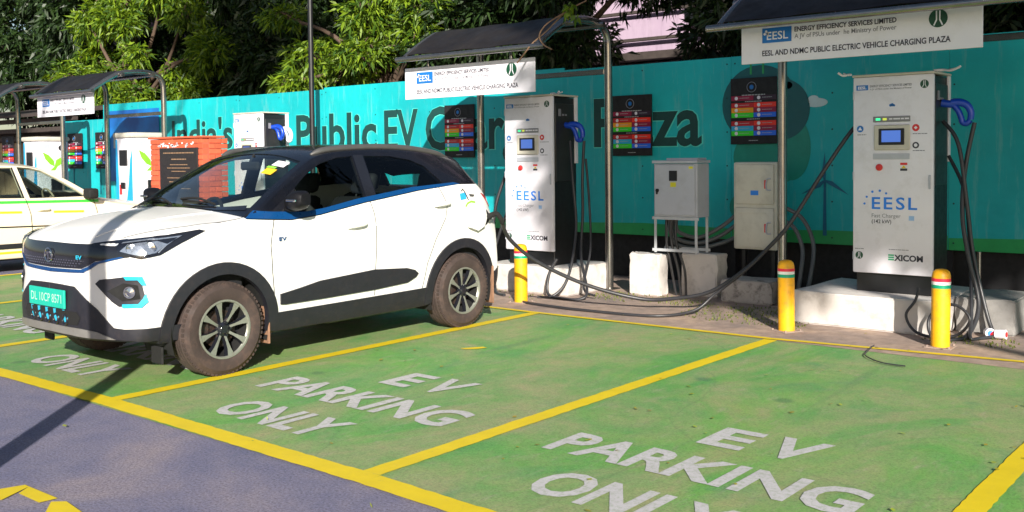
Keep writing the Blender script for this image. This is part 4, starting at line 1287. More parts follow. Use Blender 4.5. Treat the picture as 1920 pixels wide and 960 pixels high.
pq = obj('plaque', bm, m_granite, pl)
bars('engraved_line', [(0.40, 1.22, 1.635, 0.016), (0.62, 1.02, 1.54, 0.016), (0.58, 1.05, 1.46, 0.012), (0.5, 1.12, 1.41, 0.012), (0.62, 1.0, 1.36, 0.012), (0.5, 1.1, 1.26, 0.012), (0.55, 1.08, 1.20, 0.012), (0.5, 1.12, 1.10, 0.012)], simple('gold_ink', (0.28, 0.17, 0.10), 0.5), pq, -0.0225)
bm = bmesh.new()
random.seed(12)
for k in range(26):                                      # smears of old white paint over the plaque
    x = random.uniform(0.25, Wp - 0.1); z = 1.755 + random.uniform(-0.02, 0.045)
    w = random.uniform(0.015, 0.05); h = random.uniform(0.008, 0.03)
    vs = [bm.verts.new((x + w * math.cos(a) * random.uniform(.6, 1), -0.0075, z + h * math.sin(a) * random.uniform(.6, 1))) for a in [2 * PI * q / 7 for q in range(7)]]
    bm.faces.new(vs)
obj('paint_smear', bm, m_signw, pl)['kind'] = 'stuff'

# ------------------------------------------------------------------ poles
lp = thing('lamp_pole', 'thin black lamp pole rising in front of the hoarding above the car', 'lamp pole', (-12.25, 9.95, 0))
bm = bmesh.new(); cyl(bm, (0, 0, 0), (0, 0, 5.6), 0.045, 0.036, 16); 
obj('pole', bm, m_cblack, lp, smooth=50)
bm = bmesh.new(); tube(bm, [(0, 0, 5.5), (-0.3, 0, 5.8), (-0.8, 0, 5.85)], 0.025, 10, 5); box(bm, -1.2, -0.75, -0.08, 0.08, 5.80, 5.88, 0.02)
obj('lamp_arm', bm, m_cblack, lp, smooth=50)

lp2 = thing('street_lamp', 'steel street lamp post beside the lane, its shadow falling across the car bonnet', 'street lamp', (-3.62, 0.49, 0))
bm = bmesh.new(); cyl(bm, (0, 0, 0), (0, 0, 6.0), 0.076, 0.062, 20)
obj('pole', bm, m_greypole, lp2, smooth=50)
bm = bmesh.new(); cyl(bm, (0, 0, 0), (0, 0, 0.35), 0.13, 0.12, 20)
obj('base', bm, m_greypole, lp2, smooth=50)
bm = bmesh.new(); tube(bm, [(0, 0, 5.9), (0.2, -0.3, 6.3), (0.6, -0.9, 6.45)], 0.035, 10, 5); box(bm, 0.5, 0.75, -1.3, -0.85, 6.38, 6.48, 0.03)
obj('lamp_head', bm, m_greypole, lp2, smooth=50)

# bare creeper dangling off the middle shelter
br = thing('dry_creeper', 'bare brown creeper stem hanging over the edge of the middle shelter roof', 'creeper', (-6.3, 8.3, 2.8))
bm = bmesh.new()
o_ = Vector((-6.3, 8.3, 2.8))
for P in ([(-6.05, 8.55, 3.15), (-6.21, 8.40, 3.03), (-6.35, 8.25, 2.83), (-6.45, 8.12, 2.69), (-6.53, 8.02, 2.52)], [(-6.21, 8.40, 3.03), (-6.30, 8.2, 2.90), (-6.34, 8.12, 2.78), (-6.28, 8.1, 2.68), (-6.18, 8.12, 2.62)], [(-6.45, 8.12, 2.69), (-6.50, 8.05, 2.58), (-6.56, 8.02, 2.50)]):
    tube(bm, [Vector(p) - o_ for p in P], 0.008, 6, 5)
obj('stem', bm, simple('dry_stem', (0.20, 0.12, 0.07), 0.9), br, smooth=60)
rng = np.random.default_rng(3)
cs = np.array([[0.10, 0.12, 0.28], [0.14, 0.10, 0.22], [0.20, 0.12, 0.30], [0.16, 0.1, 0.18]]) + rng.normal(size=(4, 3)) * 0.02
quads_obj('leaves', leaf_mesh(cs, np.tile([0, 0, -1.0], (4, 1)), rng, 0.09, 0.022, 10, 0.1), m_leaf, br)

# ------------------------------------------------------------------ litter: fallen leaves, grass tufts at the strip
rng = np.random.default_rng(8)
n = 240
c = np.stack([rng.uniform(-6, 1.5, n), rng.uniform(2.2, 8.3, n), np.full(n, 0.016)], 1)
keep = rng.uniform(size=n) < np.where(c[:, 0] > -3.5, 1.0, 0.35)
c = c[keep]
d = rng.normal(size=(len(c), 3)); d[:, 2] = 0.1; d /= np.linalg.norm(d, axis=1, keepdims=True)
V = []
for p, q in zip(c, d):
    L = rng.uniform(0.018, 0.04); s = np.array([-q[1], q[0], 0.1]) * L * 0.35
    V += [p, p + q * L * 0.5 + s, p + q * L, p + q * L * 0.5 - s]
tag(quads_obj('fallen_leaves', np.array(V), leaf_mat('fallen_leaf', (0.30, 0.20, 0.02), (0.30, 0.42, 0.03), 0.1), None), kind='stuff')
V = []
spots_ = [(-4.9, -3.9, 8.15, 9.2, 420), (-6.3, -5.7, 8.7, 9.3, 180), (-3.9, -3.6, 8.2, 8.6, 90), (-2.6, -1.9, 8.30, 8.7, 150), (-5.6, -5.0, 8.8, 9.3, 160), (-9, -6.5, 8.2, 8.7, 120), (-2, 3, 8.4, 9.6, 300)]
for (x0, x1, y0, y1, k) in spots_:
    for _ in range(k):
        p = np.array([rng.uniform(x0, x1), rng.uniform(y0, y1), 0.006])
        h = rng.uniform(0.008, 0.026)
        a = rng.uniform(0, 2 * PI); lean = rng.uniform(0, 0.9)
        tip = p + np.array([math.cos(a) * h * lean, math.sin(a) * h * lean, h])
        s = np.array([-math.sin(a), math.cos(a), 0]) * 0.006
        V += [p - s, p + s, tip + s * 0.3, tip - s * 0.3]
tag(quads_obj('grass_tufts', np.array(V), leaf_mat('tuft', (0.06, 0.10, 0.02), (0.22, 0.26, 0.03), 0.3), None), kind='stuff')

# ------------------------------------------------------------------ vehicle guide surface
def interp(tab, t):
    if t <= tab[0][0]:
        return tab[0][1]
    for (a, va), (b, vb) in zip(tab, tab[1:]):
        if t <= b:
            k = (t - a) / (b - a)
            k = k * k * (3 - 2 * k) * 0.35 + k * 0.65
            return va + (vb - va) * k
    return tab[-1][1]

def guide_mesh(S, levels=2):
    """Closed smooth body shell in car space: x lateral, y along (front to rear), z up."""
    T, B, R = S['stations'], S['lateral'], S['rows']
    nl = len(R)
    verts, index = [], {}
    def P(i, j, k):
        t = T[i]
        b = B[j]
        zb, belt, ztop = interp(S['bottom'], t), interp(S['belt'], t), interp(S['top'], t)
        crown = interp(S['crown'], t)
        W, Wr = interp(S['half'], t), interp(S['roofhalf'], t)
        kind, q = R[k]
        ab = abs(b)
        edge_top = ztop - crown
        belt = min(belt, edge_top - 0.012)
        if kind == 'low':
            z = zb + q * (belt - zb)
            hw = W * interp(S['section'], q)
        else:
            z = belt + q * (edge_top - belt)
            hw = W * interp(S['section'], 1.0) * (1 - q) + Wr * q
        z += crown * (1 - ab ** 2.2) * (q if kind == 'up' else 0) ** 2
        x = b * hw
        # ends bowed in plan, leaning in profile
        L0, L1 = T[0], T[-1]
        ff = max(0.0, 1 - (t - L0) / 0.75) ** 1.4
        fb = max(0.0, 1 - (L1 - t) / 0.6) ** 1.4
        y = t + ff * (S['bow_f'] * (abs(x) / 0.9) ** S['bow_fp'] + interp(S['lean_f'], z))
        y -= fb * (S['bow_b'] * (abs(x) / 0.9) ** 3 + interp(S['lean_b'], z))
        return (x, y, z)
    def vid(i, j, k):
        key = (i, j, k)
        if key not in index:
            index[key] = len(verts)
            verts.append(P(i, j, k))
        return index[key]
    faces = []
    ni, nj, nk = len(T), len(B), nl
    for i in range(ni - 1):
        for j in range(nj - 1):
            faces.append((vid(i, j, 0), vid(i + 1, j, 0), vid(i + 1, j + 1, 0), vid(i, j + 1, 0)))
            faces.append((vid(i, j, nk - 1), vid(i, j + 1, nk - 1), vid(i + 1, j + 1, nk - 1), vid(i + 1, j, nk - 1)))
        for k in range(nk - 1):
            faces.append((vid(i, 0, k), vid(i, 0, k + 1), vid(i + 1, 0, k + 1), vid(i + 1, 0, k)))
            faces.append((vid(i, nj - 1, k), vid(i + 1, nj - 1, k), vid(i + 1, nj - 1, k + 1), vid(i, nj - 1, k + 1)))
    for j in range(nj - 1):
        for k in range(nk - 1):
            faces.append((vid(0, j, k), vid(0, j + 1, k), vid(0, j + 1, k + 1), vid(0, j, k + 1)))
            faces.append((vid(ni - 1, j, k), vid(ni - 1, j, k + 1), vid(ni - 1, j + 1, k + 1), vid(ni - 1, j + 1, k)))
    me = bpy.data.meshes.new('guide')
    me.from_pydata(verts, [], faces)
    bm = bmesh.new()
    bm.from_mesh(me)
    bmesh.ops.recalc_face_normals(bm, faces=bm.faces)
    bm.to_mesh(me)
    bm.free()
    o = bpy.data.objects.new('guide', me)
    C.objects.link(o)
    md = o.modifiers.new('s', 'SUBSURF')
    md.levels = levels
    dg = bpy.context.evaluated_depsgraph_get()
    dg.update()
    res = bpy.data.meshes.new_from_object(o.evaluated_get(dg))
    bpy.data.objects.remove(o)
    bpy.data.meshes.remove(me)
    bvh = BVHTree.FromPolygons([v.co.copy() for v in res.vertices], [tuple(p.vertices) for p in res.polygons])
    return res, bvh

SUV = dict(
    stations=[-0.80, -0.77, -0.70, -0.58, -0.42, -0.22, 0.0, 0.16, 0.28, 0.42, 0.60, 0.80, 0.97, 1.10, 1.35, 1.7, 2.05, 2.35, 2.58, 2.68, 2.78, 2.92, 3.02, 3.10, 3.17, 3.20],
    lateral=[-1, -0.965, -0.86, -0.6, -0.3, 0, 0.3, 0.6, 0.86, 0.965, 1],
    rows=[('low', 0), ('low', 0.05), ('low', 0.2), ('low', 0.4), ('low', 0.6), ('low', 0.78), ('low', 0.92), ('low', 1.0), ('up', 0.12), ('up', 0.5), ('up', 0.88), ('up', 1.0)],
    bottom=[(-0.8, 0.320), (-0.55, 0.300), (-0.3, 0.26), (0.3, 0.24), (2.2, 0.25), (3.2, 0.30)],
    belt=[(-0.8, 0.93), (-0.45, 0.98), (0, 1.055), (0.3, 1.085), (0.67, 1.085), (0.98, 1.115), (1.43, 1.19), (1.92, 1.25), (2.53, 1.30), (2.85, 1.27), (3.0, 1.16), (3.1, 1.04), (3.2, 0.95)],
    top=[(-0.8, 0.985), (-0.7, 1.035), (-0.5, 1.10), (-0.2, 1.145), (0.1, 1.165), (0.24, 1.18), (0.60, 1.40), (0.97, 1.595), (1.10, 1.63), (1.4, 1.655), (1.75, 1.66), (2.1, 1.65), (2.45, 1.605), (2.68, 1.555), (2.78, 1.50), (3.02, 1.22), (3.1, 1.10), (3.2, 0.99)],
    crown=[(-0.8, 0.03), (-0.5, 0.06), (0.1, 0.075), (0.3, 0.08), (1.0, 0.06), (2.6, 0.05), (3.2, 0.03)],
    half=[(-0.8, 0.86), (-0.5, 0.875), (-0.2, 0.895), (0.3, 0.90), (2.3, 0.90), (2.8, 0.885), (3.05, 0.86), (3.2, 0.84)],
    roofhalf=[(-0.8, 0.80), (-0.4, 0.815), (0.1, 0.83), (0.30, 0.83), (0.97, 0.69), (1.3, 0.67), (2.2, 0.65), (2.68, 0.62), (2.8, 0.64), (3.05, 0.72), (3.2, 0.78)],
    section=[(0, 0.93), (0.12, 0.965), (0.3, 0.985), (0.5, 0.992), (0.7, 1.0), (0.86, 0.985), (1.0, 0.955)],
    bow_f=0.33, bow_fp=3.8, lean_f=[(0.22, 0.07), (0.34, 0.0), (0.55, -0.01), (0.72, 0.012), (0.9, 0.0), (0.97, 0.03), (1.05, 0.05)],
    bow_b=0.20, lean_b=[(0.25, 0.05), (0.38, 0.0), (0.62, 0.0), (0.7, 0.02), (0.9, 0.03), (1.05, 0.06)],
)

# ------------------------------------------------------------------ vehicles: shared builders
def patch(name, pts, n, bvh, mat, parent, off=0.006, depth=0.0, step=0.035, smooth=40, both=False, cast=1.5, sub=None):
    """A panel cut to an outline and laid onto the body surface (outline in car space, n = outward direction)."""
    n = Vector(n).normalized()
    out = None
    for side in ((1, -1) if both else (1,)):
        nn = Vector((n.x * side, n.y, n.z))
        P3 = [Vector((p[0] * side, p[1], p[2])) for p in pts]
        upv = Vector((0, 0, 1)) if abs(nn.z) < 0.8 else Vector((0, 1, 0))
        e1 = upv.cross(nn).normalized()
        e2 = nn.cross(e1).normalized()
        o = P3[0]
        P2 = [Vector(((p - o).dot(e1), (p - o).dot(e2))) for p in P3]
        dense = []
        for a, b in zip(P2, P2[1:] + P2[:1]):
            k = max(1, int((b - a).length / step))
            dense += [a.lerp(b, i / k) for i in range(k)]
        ne = len(dense)
        xs = [p.x for p in P2]
        ys = [p.y for p in P2]
        pts2 = list(dense)
        y = min(ys) + step / 2
        while y < max(ys):
            x = min(xs) + step / 2
            while x < max(xs):
                q = Vector((x, y))
                ins = False
                for a, b in zip(dense, dense[1:] + dense[:1]):
                    if (a.y > y) != (b.y > y) and x < (b.x - a.x) * (y - a.y) / (b.y - a.y) + a.x:
                        ins = not ins
                if ins and min((q - a).length for a in dense) > step * 0.45:
                    pts2.append(q)
                x += step
            y += step
        r = delaunay_2d_cdt(pts2, [(i, (i + 1) % ne) for i in range(ne)], [], 1, 1e-6)
        V2, E2, F2 = r[0], r[1], r[2]
        V = []
        for q in V2:
            base = o + e1 * q.x + e2 * q.y
            h = bvh.ray_cast(base + nn * cast, -nn)
            if h[0] is None:
                h2 = bvh.find_nearest(base)
                V.append(h2[0] + h2[1] * off)
            else:
                V.append(h[0] + h[1] * off)
        bm = bmesh.new()
        bv = [bm.verts.new(v) for v in V]
        for f in F2:
            try:
                bm.faces.new([bv[i] for i in f])
            except ValueError:
                pass
        bmesh.ops.recalc_face_normals(bm, faces=bm.faces)
        s = sum((f.normal.dot(nn) for f in bm.faces))
        if s < 0:
            bmesh.ops.reverse_faces(bm, faces=bm.faces)
        if depth:
            edges = [e for e in bm.edges if len(e.link_faces) == 1]
            ext = bmesh.ops.extrude_edge_only(bm, edges=edges)
            for v in [g for g in ext['geom'] if isinstance(g, bmesh.types.BMVert)]:
                v.co -= nn * depth
        out = obj(name, bm, mat, parent, smooth=smooth)
        if sub: sub(out, side)
    return out

def side(pts, w=0.9):
    return [(w, t, z) for t, z in pts]

def arc(cx, cz, r, a0, a1, n=20):
    return [(cx + r * math.cos(math.radians(a0 + (a1 - a0) * i / n)), cz + r * math.sin(math.radians(a0 + (a1 - a0) * i / n))) for i in range(n + 1)]

def line_patch(pts, width):
    """Thin closed outline around an open (t,z) polyline."""
    P = [Vector(p) for p in pts]
    L, R = [], []
    for i, p in enumerate(P):
        t = (P[min(i + 1, len(P) - 1)] - P[max(i - 1, 0)]).normalized()
        nrm = Vector((-t.y, t.x)) * width / 2
        L.append(tuple(p + nrm)); R.append(tuple(p - nrm))
    return L + R[::-1]

def make_wheel(M, R=0.335, wd=0.215, rim_r=0.205, spokes=8, spoke_mat='alloy', tyre_mat='tyre'):
    """Wheel with its axle on the local x axis, outer face at +x. Part 'wheel' = brake disc and barrel."""
    bm = bmesh.new()
    h = wd / 2
    lathe(bm, [(0.0, h - 0.085), (0.135, h - 0.085), (0.135, h - 0.11), (0.06, h - 0.11)], 40, 'x')
    box(bm, h - 0.125, h - 0.065, -0.155, -0.085, -0.055, 0.06, 0.012)
    w = obj('wheel', bm, M['disc'], None, smooth=40)
    bm = bmesh.new()
    lathe(bm, [(rim_r - 0.004, h - 0.03), (rim_r - 0.025, h - 0.10), (rim_r - 0.025, -h + 0.03), (rim_r, -h + 0.01)], 48, 'x')
    lathe(bm, [(rim_r - 0.025, -h + 0.05), (0.0, -h + 0.05)], 32, 'x')
    obj('barrel', bm, M['under'], w, smooth=40)
    bm = bmesh.new()
    prof = [(rim_r - 0.002, h - 0.012), (rim_r + 0.012, h - 0.004), (rim_r + 0.045, h + 0.004), (rim_r + 0.085, h + 0.002),
            (R - 0.032, h - 0.010), (R - 0.012, h - 0.024), (R - 0.003, h - 0.045)]
    for k in range(4):
        c = (h - 0.06) - k * (wd - 0.12) / 3
        prof += [(R, c + 0.012), (R, c - 0.010), (R - 0.007, c - 0.012), (R - 0.007, c - 0.018)] if k < 3 else [(R, c + 0.012), (R, c - 0.010)]
    prof += [(R - 0.012, -h + 0.02), (R - 0.05, -h), (rim_r, -h + 0.012)]
    lathe(bm, prof, 72, 'x')
    n = 60
    for k in range(n):                       # shoulder tread blocks
        a = 2 * PI * k / n
        for s in (1, -1):
            c = Vector((s * (h - 0.034), math.cos(a) * (R - 0.012), math.sin(a) * (R - 0.012)))
            vs = bmesh.ops.create_cube(bm, size=1)['verts']
            rt = Matrix.Rotation(a, 3, 'X')
            for v in vs:
                v.co = c + rt @ Vector((v.co.x * 0.03, v.co.y * 0.014, v.co.z * 0.021))
    obj('tyre', bm, M[tyre_mat], w, smooth=35)
    bm = bmesh.new()
    lathe(bm, [(rim_r - 0.014, h - 0.012), (rim_r - 0.008, h - 0.002), (rim_r + 0.004, h - 0.002), (rim_r + 0.006, h - 0.014), (rim_r - 0.01, h - 0.03)], 64, 'x', mat=0)
    for k in range(spokes):
        a = 2 * PI * (k + 0.3) / spokes
        d = Vector((0, math.cos(a), math.sin(a)))
        t = Vector((0, -math.sin(a), math.cos(a)))
        sec = [(0.035, 0.010, h - 0.030), (0.09, 0.009, h - 0.020), (0.145, 0.014, h - 0.012), (rim_r - 0.006, 0.027, h - 0.008)]
        rows = []
        for (r, hw, x) in sec:
            rows.append([bm.verts.new(d * r + t * hw + Vector((x, 0, 0))), bm.verts.new(d * r - t * hw + Vector((x, 0, 0))),
                         bm.verts.new(d * r - t * hw * 1.35 + Vector((x - 0.035, 0, 0))), bm.verts.new(d * r + t * hw * 1.35 + Vector((x - 0.035, 0, 0)))])
        for A, B in zip(rows, rows[1:]):
            for i in range(4):
                f = bm.faces.new((A[i], A[(i + 1) % 4], B[(i + 1) % 4], B[i]))
                f.material_index = 0 if i == 0 else 1
    bmesh.ops.recalc_face_normals(bm, faces=bm.faces)
    obj('rim', bm, [M[spoke_mat], M['gloss_black']], w, smooth=30)
    bm = bmesh.new()
    lathe(bm, [(0.0, h - 0.012), (0.028, h - 0.012), (0.034, h - 0.018), (0.05, h - 0.024), (0.055, h - 0.045)], 28, 'x')
    for k in range(5):
        a = 2 * PI * k / 5
        cyl(bm, (h - 0.03, 0.047 * math.cos(a), 0.047 * math.sin(a)), (h - 0.006, 0.047 * math.cos(a), 0.047 * math.sin(a)), 0.009, n=6)
    obj('hub_cap', bm, M['gloss_black'], w, smooth=30)
    return w

def put_wheels(root, proto, places):
    first = True
    for (x, y, z, flip) in places:
        w = proto if first else copy_tree(proto)
        first = False
        w.parent = root
        w.location = (x, y, z)
        w.rotation_euler = (0.0 if not flip else 0.4, 0, PI if flip else 0)

def shell(o, thick=0.03):
    """Drop the caps the cutters left, then give the remaining skin its thickness."""
    bm = bmesh.new()
    bm.from_mesh(o.data)
    bmesh.ops.delete(bm, geom=[f for f in bm.faces if f.material_index == 1], context='FACES')
    bm.to_mesh(o.data)
    bm.free()
    md = o.modifiers.new('s', 'SOLIDIFY')
    md.thickness = thick
    md.offset = -1
    md.material_offset = 1
    dg = bpy.context.evaluated_depsgraph_get()
    dg.update()
    res = bpy.data.meshes.new_from_object(o.evaluated_get(dg))
    o.modifiers.clear()
    o.data = res

def split_body(guide, zone_pts, arches, holes, arch_r):
    """holes: list of (axis, outline, a, b). Returns (lower mesh, upper mesh)."""
    me = guide.copy()
    lo = bpy.data.objects.new('lower', me.copy()); C.objects.link(lo)
    up_ = bpy.data.objects.new('upper', me); C.objects.link(up_)
    bm = bmesh.new(); prism(bm, zone_pts, 'x', -1.3, 1.3)
    bool_cut(lo, bm)
    bm = bmesh.new(); prism(bm, [(a, b) for a, b in zone_pts], 'x', -1.3, 1.3)
    bool_cut(up_, bm, 'INTERSECT')
    for (t, z) in arches:
        bm = bmesh.new()
        prism(bm, arc(t, z, arch_r, 0, 360, 40)[:-1], 'x', 0.55, 1.3)
        prism(bm, arc(t, z, arch_r, 0, 360, 40)[:-1], 'x', -1.3, -0.55)
        bool_cut(lo, bm)
    for (ax, pts, a, b) in holes:
        bm = bmesh.new()
        prism(bm, pts, ax, a, b)
        bool_cut(up_, bm)
    shell(lo); shell(up_)
    return lo, up_

def finish(o, name, mats, parent, ang=32):
    o.name = name
    o.data.name = name
    o.data.materials.clear()
    for m in mats:
        o.data.materials.append(m)
    smooth_by_angle(o.data, ang)
    o.parent = parent
    return o

def well_liner(root, t, z, r, w0, w1, mat):
    for s in (1, -1):
        bm = bmesh.new()
        lathe(bm, [(0.0, w0 * s), (r, w0 * s), (r, w1 * s)], 40, 'x', origin=(0, t, z))
        bmesh.ops.bisect_plane(bm, geom=list(bm.verts) + list(bm.edges) + list(bm.faces), plane_co=(0, 0, 0.2), plane_no=(0, 0, -1), clear_outer=True)
        obj('wheel_well', bm, mat, root, smooth=40)

def seat(root, x, y, z, w, M, bench=False):
    bm = bmesh.new()
    box(bm, x - w / 2, x + w / 2, y - 0.25, y + 0.25, z, z + 0.16, 0.05, 0, 2)
    vs = box(bm, x - w / 2, x + w / 2, y + 0.18, y + 0.33, z + 0.1, z + 0.70, 0.055, 0, 2)
    o = obj('seat', bm, M['seat'], root, smooth=50)
    hs = (x,) if not bench else (x - w / 3, x + w / 3)
    for hx in hs:
        bm = bmesh.new()
        box(bm, hx - 0.13, hx + 0.13, y + 0.27, y + 0.37, z + 0.72, z + 0.90, 0.04, 0, 2)
        cyl(bm, (hx - 0.06, y + 0.31, z + 0.6), (hx - 0.06, y + 0.31, z + 0.75), 0.008, n=8)
        cyl(bm, (hx + 0.06, y + 0.31, z + 0.6), (hx + 0.06, y + 0.31, z + 0.75), 0.008, n=8)
        obj('headrest', bm, M['seat'], o, smooth=50)
    # lean the back: shear backwards with height
    for ob in [o] + list(o.children):
        for v in ob.data.vertices:
            if v.co.z > z + 0.16:
                v.co.y += (v.co.z - z - 0.16) * 0.28
    return o

VM = dict(
    white=simple('white_car_paint', (0.74, 0.73, 0.71), 0.38, 0, 0.01, 3, coat=0.22),
    cream=simple('cream_taxi_paint', (0.78, 0.69, 0.53), 0.35, 0, 0.02, 3, coat=0.4, dirt=((0.5, 0.42, 0.3), 0.08)),
    satin=simple('satin_black_trim', (0.006, 0.006, 0.008), 0.5, 0, 0.1, 4, spec=0.2),
    gloss_black=simple('gloss_black_trim', (0.012, 0.013, 0.018), 0.12, 0, 0.1, 4, coat=0.5),
    roof_dark=simple('dark_roof_paint', (0.005, 0.006, 0.010), 0.25, 0.0, 0.1, 3, coat=0.25, dirt=((0.08, 0.07, 0.065), 0.06)),
    plastic=simple('black_plastic', (0.014, 0.014, 0.020), 0.5, 0, 0.15, 9, bumpy=0.15, dirt=((0.12, 0.08, 0.06), 0.10)),
    under=simple('underbody_black', (0.006, 0.006, 0.006), 0.9),
    blue=simple('blue_trim_paint', (0.004, 0.055, 0.19), 0.3, 0.1, 0.05, coat=0.6),
    cyan=simple('cyan_trim_paint', (0.02, 0.42, 0.62), 0.3, 0.0, 0.05, coat=0.6),
    alloy=simple('machined_alloy', (0.27, 0.28, 0.24), 0.35, 0.45, 0.1, 20, dirt=((0.16, 0.11, 0.07), 0.4)),
    steel_silver=simple('silver_steel', (0.5, 0.5, 0.5), 0.3, 0.9, 0.1, 12),
    disc=simple('brake_disc_rusty', (0.07, 0.055, 0.05), 0.45, 0.6, 0.3, 25, dirt=((0.22, 0.07, 0.02), 0.6)),
    tyre=simple('dusty_brown_tyre', (0.046, 0.031, 0.027), 0.85, 0, 0.25, 6, bumpy=0.3, dirt=((0.095, 0.058, 0.045), 0.8)),
    seat=simple('seat_grey_cloth', (0.008, 0.0085, 0.011), 0.8),
    seat_light=simple('seat_cream_cloth', (0.35, 0.30, 0.20), 0.8),
    dust=simple('mud_dust', (0.24, 0.13, 0.08), 0.95, 0, 0.3, 15, bumpy=0.3),
    chrome=simple('chrome', (0.62, 0.63, 0.65), 0.12, 1.0, 0.05, 8),
    skid=simple('skid_plate_silver', (0.30, 0.29, 0.27), 0.4, 0.5, 0.1, 8, dirt=((0.2, 0.15, 0.1), 0.3)),
    plate=simple('green_number_plate', (0.01, 0.42, 0.31), 0.35, 0, 0.05),
    plate_text=simple('plate_white_text', (0.45, 0.72, 0.58), 0.4),
    lens_white=simple('lamp_reflector', (0.70, 0.72, 0.76), 0.12, 0.75, 0.25, 30),
    glass=glass('clear_car_glass', (0.80, 0.88, 0.84), 1.3),
    glass_dark=glass('tinted_car_glass', (0.66, 0.74, 0.72), 1.0),
    glass_taxi=glass('taxi_glass', (0.62, 0.70, 0.67), 1.0),
    lamp_glass=glass('lamp_cover_glass', (0.85, 0.88, 0.92), 1.5),
    green_st=simple('green_stripe_vinyl', (0.05, 0.48, 0.05), 0.4),
    yellow_st=simple('yellow_stripe_vinyl', (0.85, 0.50, 0.02), 0.4),
    lime=simple('lime_sticker', (0.25, 0.60, 0.05), 0.4),
    paper=simple('paper_sticker', (0.75, 0.72, 0.78), 0.5),
    orange=simple('orange_reflector', (0.7, 0.18, 0.02), 0.3),
    rail=simple('grey_roof_rail', (0.16, 0.155, 0.15), 0.35, 0.6, 0.1, 10),
)

